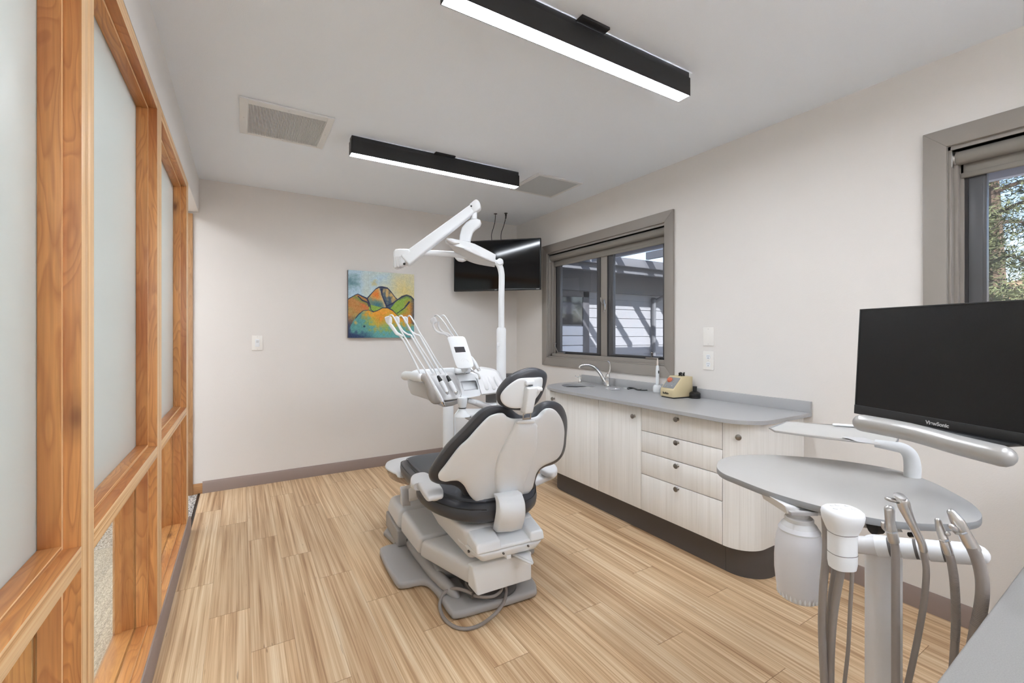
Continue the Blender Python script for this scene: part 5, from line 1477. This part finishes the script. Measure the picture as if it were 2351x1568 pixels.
o_ = solo('handpiece_hose', tube(NB(), [J(1590, 280, 2.76), J(1630, 250, 2.74), J(1690, 275, 2.73), J(1800, 450, 2.73), J(1900, 600, 2.73), J(2010, 770, 2.73)], .004, 8, 5), PLASTIC, 'pale looped hose arching highest behind the touch pad', 'hose')

# ================================================================== assistant station at the right
g6 = crop(1620, 1000, 2.7606); g5 = crop(1620, 660, 3.216); g7 = crop(1850, 1120, 3.501)
G = lambda x, y, t: P(*g6(x, y), t)
ZT = .95
st = thing('assistant_station', 'grey pedestal with white instrument bar in the right foreground', 'dental station', Vector((P(2028, 767, 1.02).x, P(2028, 767, 1.02).y, 0)))
TC = 1.02
pc_ = Vector(st.location)
b = NB(); prism(b, [pc_ + VR * a + VW * d for a, d in [(p.x, p.y) for p in smooth([(.030, .0, 0), (.027, .02, 0), (.0, .03, 0), (-.027, .02, 0), (-.030, .0, 0), (-.027, -.02, 0), (0, -.03, 0), (.027, -.02, 0)], 4, True)]], (0, 0, zof(1240, TC)))
obj('pedestal', b, PLASTICB, st)
b = NB(); prism(b, [pc_ + VR * a + VW * d for a, d in rrect(.46, .4, .12, 6)], (0, 0, .045), .015, 3); obj('pedestal_base', b, GREYP, st)
# instrument bar
B0, B1 = G(960, 690, 1.03), G(1722, 752, .90)
dxb = (B1 - B0).normalized()
b = NB(); tube(b, [B0 - dxb * .02, B0 + dxb * .05, B1 - dxb * .05, B1], [.019, .0195, .0195, .019], 24, 1, 'round')
obj('instrument_bar', b, PLASTICB, st)
for x in (1170, 1345, 1520, 1680):
    f = (x - 960) / 785
    c = B0.lerp(B1, f)
    b = NB()
    tube(b, [c - dxb * .018, c + dxb * .004], [.0215, .021], 22, 1)
    tube(b, [c + dxb * .010, c + dxb * .014], [.0208, .0205], 22, 1)
    obj('holder_collar', b, PLASTIC, st)
    b = NB(); tube(b, [c + dxb * .004, c + dxb * .0095], .0201, 22, 1); obj('holder_gap', b, GREYD, st)
# keypad head
kc = lambda x, y, t=.93: G(x, y, t)
b = NB()
hx = P(*g6(866, 700), .95)
tk = .95
def rr_ring(cx, y, w, dpt, t=tk):
    c = G(cx, y, t); return c, w, dpt
rings = []
prof = [(866, 835, .040, .036), (866, 800, .0425, .040), (866, 740, .0425, .040), (866, 640, .0425, .040), (868, 612, .0435, .040), (868, 585, .050, .046), (868, 535, .060, .056), (868, 495, .0625, .060), (868, 475, .060, .058), (868, 462, .052, .05), (868, 458, .04, .04)]
bb_ = NB()
for cx, y, w, dd in prof:
    c = G(cx, y, tk)
    rings.append([bb_.verts.new(c + VR * (w * .60 * math.copysign(abs(math.cos(a)) ** .75, math.cos(a))) + VW * (dd * .56 * math.copysign(abs(math.sin(a)) ** .75, math.sin(a)))) for a in [2 * math.pi * i / 36 for i in range(36)]])
for r0, r1 in zip(rings, rings[1:]):
    for j in range(36): bb_.faces.new((r0[j], r0[(j + 1) % 36], r1[(j + 1) % 36], r1[j]))
bb_.faces.new(rings[0][::-1]); bb_.faces.new(rings[-1]); bmesh.ops.recalc_face_normals(bb_, faces=bb_.faces)
merge(b, bb_)
kh_ = obj('keypad_head', b, PLASTIC, st)
b = NB()
for y in (612, 740):
    c = G(866, y, tk); tube(b, [c + VR * .0258 * math.copysign(abs(math.cos(a)) ** .75, math.cos(a)) + VW * .0227 * math.copysign(abs(math.sin(a)) ** .75, math.sin(a)) for a in [2 * math.pi * i / 30 for i in range(31)]], .0006, 5, 1)
obj('seam', b, GREYD, kh_)
b = NB(); ctk = G(868, 457, tk)
for a, d, r0 in ((-.018, -.004, .005), (0, -.006, .009), (.018, -.008, .005), (-.014, .012, .004), (.0, .014, .006), (.016, .010, .004)):
    lathe(b, ctk + VR * a + VW * d + UP * -.0004, [(r0, 0), (r0 * .9, .0012), (0, .0012)], seg=16)
obj('keypad_buttons', b, PLASTICB, kh_)
# oval worktop
oc = [at(*g6(x, y), Z=ZT) for x, y in ((70, 195), (95, 150), (200, 125), (380, 120), (560, 130), (760, 146), (1000, 178), (1230, 222), (1430, 290), (1580, 365), (1690, 430), (1750, 495), (1735, 535), (1660, 552), (1500, 560), (1300, 552), (1050, 520), (800, 465), (560, 402), (380, 345), (200, 275), (105, 235))]
so3 = smooth(oc, 3, True)
b = prism(NB(), [Vector((p.x, p.y, ZT - .018)) for p in so3], (0, 0, .018), .002, 2)
t = thing('oval_table', 'oval grey worktop on the assistant station', 'table top', Vector((sum(p.x for p in so3) / len(so3), sum(p.y for p in so3) / len(so3), ZT - .018)))
obj('oval_top', b, [GREYTOP, GREYEDGE], t, pick=lambda f: 0 if f.normal.z > .7 else 1)
b = NB(); c = G(620, 470, 1.25); c.z = ZT - .018
prism(b, [G(x, y, 1.18) for x, y in ((495, 440), (740, 480), (1000, 540), (1240, 575), (1260, 620), (1060, 600), (880, 560), (735, 512), (520, 500))], VW * .12, .006, 2)
obj('under_bracket', b, PLASTICB, t)
b = NB()
lathe(b, G(1055, 577, 1.16), [(.02, 0), (.018, .02), (0, .02)], VR, 14); lathe(b, G(1290, 628, 1.12), [(.006, 0), (.006, .02), (0, .02)], VR, 10)
obj('black_knob', b, BLACKP, t)
# water bottle
bc = G(592, 780, 1.20); bc.z = 0
rz = lambda y: zof(1000 + y / 2.7606, 1.20)
b = NB()
prf = [(0, 1035), (90, 1034), (118, 1022), (140, 985), (143, 960), (148, 930), (156, 860), (157, 780), (152, 700), (143, 640), (128, 595), (134, 592), (110, 560), (78, 530), (74, 520), (0, 520)]
lathe(b, bc, [(q[0] / 2.7606 / FPX * 1.2 * .87 if q[0] else 0, rz(q[1])) for q in prf], seg=40)
t = thing('water_bottle', 'translucent white bottle hanging under the oval grey worktop', 'bottle', Vector((bc.x, bc.y, rz(1035))))
obj('bottle_body', b, mat('frosted_poly', (226, 225, 228), .4, spec=.4, **{'Transmission Weight': .12, 'Subsurface Weight': .0}), t)
b = NB(); lathe(b, bc, [(q[0] / 2.7606 / FPX * 1.2 * .87, rz(q[1])) for q in ((135, 628), (129, 594), (112, 560), (80, 530), (76, 528))], seg=40); obj('shoulder', b, PLASTICB, t)
b = NB(); w_ = 1 / 2.7606 / FPX * 1.2 * .87
lathe(b, bc, [(88 * w_, rz(548)), (92 * w_, rz(540)), (92 * w_, rz(520)), (86 * w_, rz(514)), (60 * w_, rz(510)), (60 * w_, rz(480)), (80 * w_, rz(478)), (84 * w_, rz(455)), (0, rz(440))], seg=32); obj('cap', b, PLASTICB, t)
b = NB()
for i in range(30):
    a = i / 30 * 6.283; q = bc + (VR * math.cos(a) + VW * math.sin(a)) * 134 * w_
    tube(b, [Vector((q.x, q.y, rz(1005))), Vector((q.x, q.y, rz(975)))], .0028, 6, 1, 'round')
obj('grip_ribs', b, PLASTIC, t)
q = bc - VW * 92 * w_
b = NB(); box(b, -.014, .014, -.004, .006, 0, .011, .001, M=lambda p: Vector((q.x, q.y, rz(572))) + VR * p[0] - VW * (p[1] - .022) + UP * p[2]); box(b, -.05, .02, -.012, .0, .045, .055, .001, M=lambda p: Vector((q.x, q.y, rz(572))) + VR * p[0] + VW * p[1] + UP * p[2])
obj('label_clip', b, GREYP, t)
# instruments in the bar
def tool(name, label, cat, pts, rad, tipm, hosepts, hr, extra=None, ribbed=False):
    o_ = thing(name, label, cat, pts[-1])
    obj('body', tube(NB(), pts, rad, 18, 5, 'round'), tipm, o_)
    b = tube(NB(), hosepts, hr, 14, 6)
    h = obj('hose', b, HOSE, o_)
    if ribbed:
        b = NB(); pp = smooth(hosepts, 40)
        n = 0
        for i in range(4, len(pp) - 2, 3):
            d = (pp[i + 1] - pp[i]).normalized(); tube(b, [pp[i] - d * .0012, pp[i] + d * .0012], hr * 1.07, 14, 1); n += 1
            if n > 60: break
        obj('hose_ribs', b, HOSE, h)
    if extra: extra(o_)
    return o_
Q7 = lambda x, y, t: P(*g7(x, y), t)
def ring_lever(o_):
    b = NB(); tube(b, [Q7(640, 345, .945), Q7(690, 368, .925), Q7(735, 358, .945)], .002, 8, 4); tube(b, [Q7(620, 285, .94), Q7(622, 320, .94), Q7(645, 348, .944)], [.0045, .003, .002], 8, 3, 'round'); obj('lever', b, STEEL, o_)
tool('saliva_ejector', 'short open-tipped steel suction valve, leftmost in the white bar', 'suction tip', [Q7(672, 175, .955), Q7(678, 270, .955), Q7(692, 360, .955), Q7(705, 420, .955)], [.0095, .0088, .0102, .0105], STEEL,
     [Q7(700, 400, .955), Q7(715, 470, .953), Q7(720, 560, .953), Q7(722, 700, .953), Q7(722, 900, .954), Q7(722, 1200, .955), Q7(722, 1600, .955)], .0075, ring_lever)
def syr(o_):
    b = NB(); tube(b, [Q7(650, 85, .935), Q7(690, 97, .935), Q7(722, 100, .935)], [.0035, .005, .006], 10, 2, 'round'); lathe(b, Q7(756, 72, .928), [(.0115, 0), (.010, .003), (0, .0035)], UP - VW * .5, 16); obj('nozzle', b, STEEL, o_)
tool('air_water_syringe', 'tall angled steel syringe with a side nozzle in the white bar', 'dental syringe', [Q7(730, 95, .935), Q7(770, 100, .93), Q7(800, 170, .928), Q7(840, 260, .925), Q7(895, 370, .922), Q7(930, 440, .92), Q7(945, 500, .92)], [.007, .0115, .0105, .0082, .0073, .0072, .0072], STEEL,
     [Q7(935, 480, .92), Q7(950, 540, .92), Q7(967, 640, .92), Q7(965, 760, .925), Q7(945, 950, .935), Q7(905, 1180, .95), Q7(860, 1400, .96), Q7(820, 1580, .97), Q7(800, 1700, .98)], .0058, syr)
def lev3(o_):
    b = NB(); ball(b, Q7(1142, 368, .885), .0045, seg=10); tube(b, [Q7(1080, 420, .88), Q7(1110, 432, .875), Q7(1145, 425, .885)], .0018, 8, 3); obj('lever', b, STEEL, o_)
tool('saliva_ejector', 'slim tapered steel suction valve third along the white bar', 'suction tip', [Q7(1062, 262, .90), Q7(1075, 310, .90), Q7(1098, 380, .895), Q7(1120, 450, .89), Q7(1145, 520, .89)], [.0052, .007, .0078, .0080, .0078], STEEL,
     [Q7(1140, 500, .89), Q7(1165, 580, .89), Q7(1190, 720, .89), Q7(1203, 900, .9), Q7(1205, 1100, .91), Q7(1195, 1300, .92), Q7(1180, 1500, .93)], .0068, lev3, True)
def lev4(o_):
    b = NB(); tube(b, [Q7(1170, 308, .87), Q7(1195, 335, .87), Q7(1210, 360, .87)], [.005, .006, .004], 8, 3, 'round'); tube(b, [Q7(1205, 365, .87), Q7(1250, 372, .855), Q7(1300, 360, .865)], .0018, 8, 3); obj('lever', b, STEEL, o_)
tool('suction_valve', 'wide slanted steel high-volume suction valve, rightmost in the white bar', 'suction tip', [Q7(1172, 200, .88), Q7(1220, 270, .876), Q7(1265, 350, .872), Q7(1310, 430, .868), Q7(1350, 490, .865)], [.0075, .0112, .0108, .0112, .0110], STEEL,
     [Q7(1335, 470, .865), Q7(1385, 590, .862), Q7(1415, 720, .86), Q7(1420, 850, .86), Q7(1400, 1000, .865), Q7(1360, 1180, .875), Q7(1320, 1400, .885), Q7(1300, 1550, .89)], .0095, lev4, True)
for i, (p, r, lab) in enumerate((([(155, 230, 1.0), (165, 420, 1.0), (158, 600, .99), (140, 800, .99), (130, 1100, 1.0), (140, 1400, 1.0), (155, 1700, 1.0)], .0078, 'thick grey hose farthest left beside the keypad head'),
        ([(235, 560, 1.0), (222, 700, 1.0), (195, 900, 1.01), (180, 1100, 1.02), (175, 1400, 1.03), (185, 1700, 1.03)], .0052, 'thin grey hose hanging between the two thick left ones'),
        ([(290, 600, .97), (272, 720, .97), (240, 900, .98), (215, 1100, .99), (200, 1350, 1.0), (195, 1700, 1.0)], .0078, 'thick grey hose curving down under the keypad head'),
        ([(375, 600, .96), (370, 740, .96), (355, 1000, .97), (340, 1300, .98), (312, 1560, .99), (290, 1800, 1.0)], .0038, 'thinnest grey hose hanging right under the keypad head'))):
    solo('supply_hose', tube(NB(), [Q7(*q) for q in p], r, 12, 5), HOSE, lab, 'hose', 'grey hoses under the keypad head')
# tray, its arm and the grey tube
E5 = lambda x, y, t: P(*g5(x, y), t)
ta = thing('tray_arm', 'bent white tube arm rising through the oval worktop to the tray', 'arm', at(*g5(1525, 1395), Z=ZT))
b = NB(); q = at(*g5(1525, 1395), Z=ZT); tq = fw(q)
tube(b, [q - UP * .05, q, E5(1527, 1320, tq), E5(1510, 1240, tq), E5(1460, 1190, tq), E5(1380, 1172, tq + .01), E5(1250, 1150, tq + .04)], [.021, .021, .021, .0195, .0165, .015, .012], 18, 5)
obj('bent_tube', b, PLASTIC, ta)
b = NB(); prism(b, [E5(x, y, tq + .02) for x, y in ((1130, 1140), (1300, 1150), (1422, 1172), (1415, 1190), (1340, 1180))], VW * .08, .003); obj('tray_plate', b, PLASTICB, ta)
ZR = fw(E5(1400, 1160, tq)) and E5(1400, 1160, tq + .01).z
tl = [at(*g5(x, y), Z=ZR) for x, y in ((475, 1042), (585, 992), (1160, 1040), (1420, 1075), (1420, 1118), (1385, 1158), (900, 1118), (505, 1062))]
tl = [at(*g5(x, y), Z=ZR) for x, y in ((472, 1040), (600, 992), (1000, 1022), (1425, 1062), (1418, 1130), (1395, 1160), (1100, 1136), (780, 1098), (510, 1062))]
b = NB(); prism(b, [p - UP * .004 for p in tl], (0, 0, .004), .001)
t = thing('instrument_tray', 'thin rectangular steel instrument tray below the monitor', 'tray', sum(tl, Vector()) / len(tl))
TRAYM = mat('satin_tray', (206, 204, 200), .35, .25)
obj('tray_base', b, TRAYM, t)
b = NB(); tube(b, tl + [tl[0]], .0032, 8, 1); obj('tray_rim', b, STEEL, t)
b = NB(); e0, e1 = at(*g5(955, 1012), Z=ZR + .006), at(*g5(1135, 1025), Z=ZR + .006); tube(b, [e0, e1], .008, 12, 1, 'round', flat=.6); obj('tray_clip', b, PLASTICW, t)
b = tube(NB(), [E5(1160, 1000, 1.20), E5(1500, 1065, 1.11), E5(1850, 1160, 1.01), E5(2190, 1245, .93)], [.0225, .0225, .0225, .0225], 24, 3, 'round')
t = thing('support_tube', 'thick round-ended grey tube in front of the monitor', 'tube', E5(1700, 1110, 1.06))
obj('arm_tube', b, SILVER, t)
b = NB(); tube(b, [E5(1800, 1150, 1.03), E5(1860, 1200, 1.1) - UP * .02, at(*g5(1760, 1400), Z=ZT - .0) ], .018, 14, 3); 
pj = at(*g6(1290, 300), Z=ZT)
b = NB(); tube(b, [Vector((pj.x, pj.y, ZT)), Vector((pj.x, pj.y, 1.06)), E5(1700, 1118, 1.06) - UP * .0], .016, 14, 4)
# monitor
TL, BL, mr = g5(1085, 160), g5(1100, 928), None
tm = 1.42
m0b, m0t = P(*BL, tm), P(*g5(1085, 160), tm)
# horizontal direction so that the lower edge runs along the measured slope
zb = m0b.z
p2 = at(*g5(2351, 1170), Z=zb)
exm = Vector((p2.x - m0b.x, p2.y - m0b.y, 0)).normalized()
nm = exm.cross(UP).normalized()
if nm.dot(-VW) < 0: nm = -nm
Wm, Hm = .56, m0t.z - m0b.z
tilt = .02
Mm = lambda q: Vector((m0b.x, m0b.y, zb)) + exm * q[0] + UP * q[1] + nm * (q[2] - tilt * q[1] / Hm)
mo_ = thing('monitor', 'black widescreen monitor cropped by the right edge', 'monitor', Mm((Wm / 2, 0, 0)))
b = NB(); box(b, 0, Wm, 0, Hm, -.022, -.002, .003, M=lambda q: Mm((q[0], q[1], q[2])) if False else Mm((q[0], q[1], q[2])))
box(b, .12, Wm - .12, .06, Hm - .08, -.05, -.02, .01, M=Mm); obj('shell', b, BLACKP, mo_)
b = NB(); box(b, 0, Wm, 0, .028, -.002, .003, .001, M=Mm)
for q_ in ((0, .004, .028, Hm), (Wm - .004, Wm, .028, Hm), (0, Wm, Hm - .004, Hm)): box(b, q_[0], q_[1], q_[2], q_[3], -.002, .0015, .0005, M=Mm)
bz = obj('bezel', b, mat('bezel_black', (30, 30, 31), .45), mo_)
obj('screen', box(NB(), .004, Wm - .004, .028, Hm - .004, -.002, .0005, M=Mm), mat('matte_screen', (12, 12, 14), .26, spec=.4, bump=.25, bscale=1200), mo_)
b = text_mesh('ViewSonic', .0135, lambda p: Mm((.243 + p.x, .0135 + p.y, .0036 + p.z)), .0002, .0004)
obj('lettering', b, mat('logo_grey', (206, 206, 206), .4), bz)
b = NB(); prism(b, [Mm((x, y, z)) for x, y, z in ((.22, .004, .02), (.42, .004, .02), (.38, -.014, .05), (.26, -.014, .05))], nm * -.12, .003)
obj('stand_neck', b, BLACKP, mo_)
b = NB(); box(b, .27, .55, .10, .16, -.075, -.05, .004, M=Mm); sp_ = Mm((.53, .1, -.09)); tube(b, [Vector((sp_.x, sp_.y, .9)), Vector((sp_.x, sp_.y, sp_.z + .06))], .018, 16, 1)
obj('stand_post', b, BLACK, mo_)
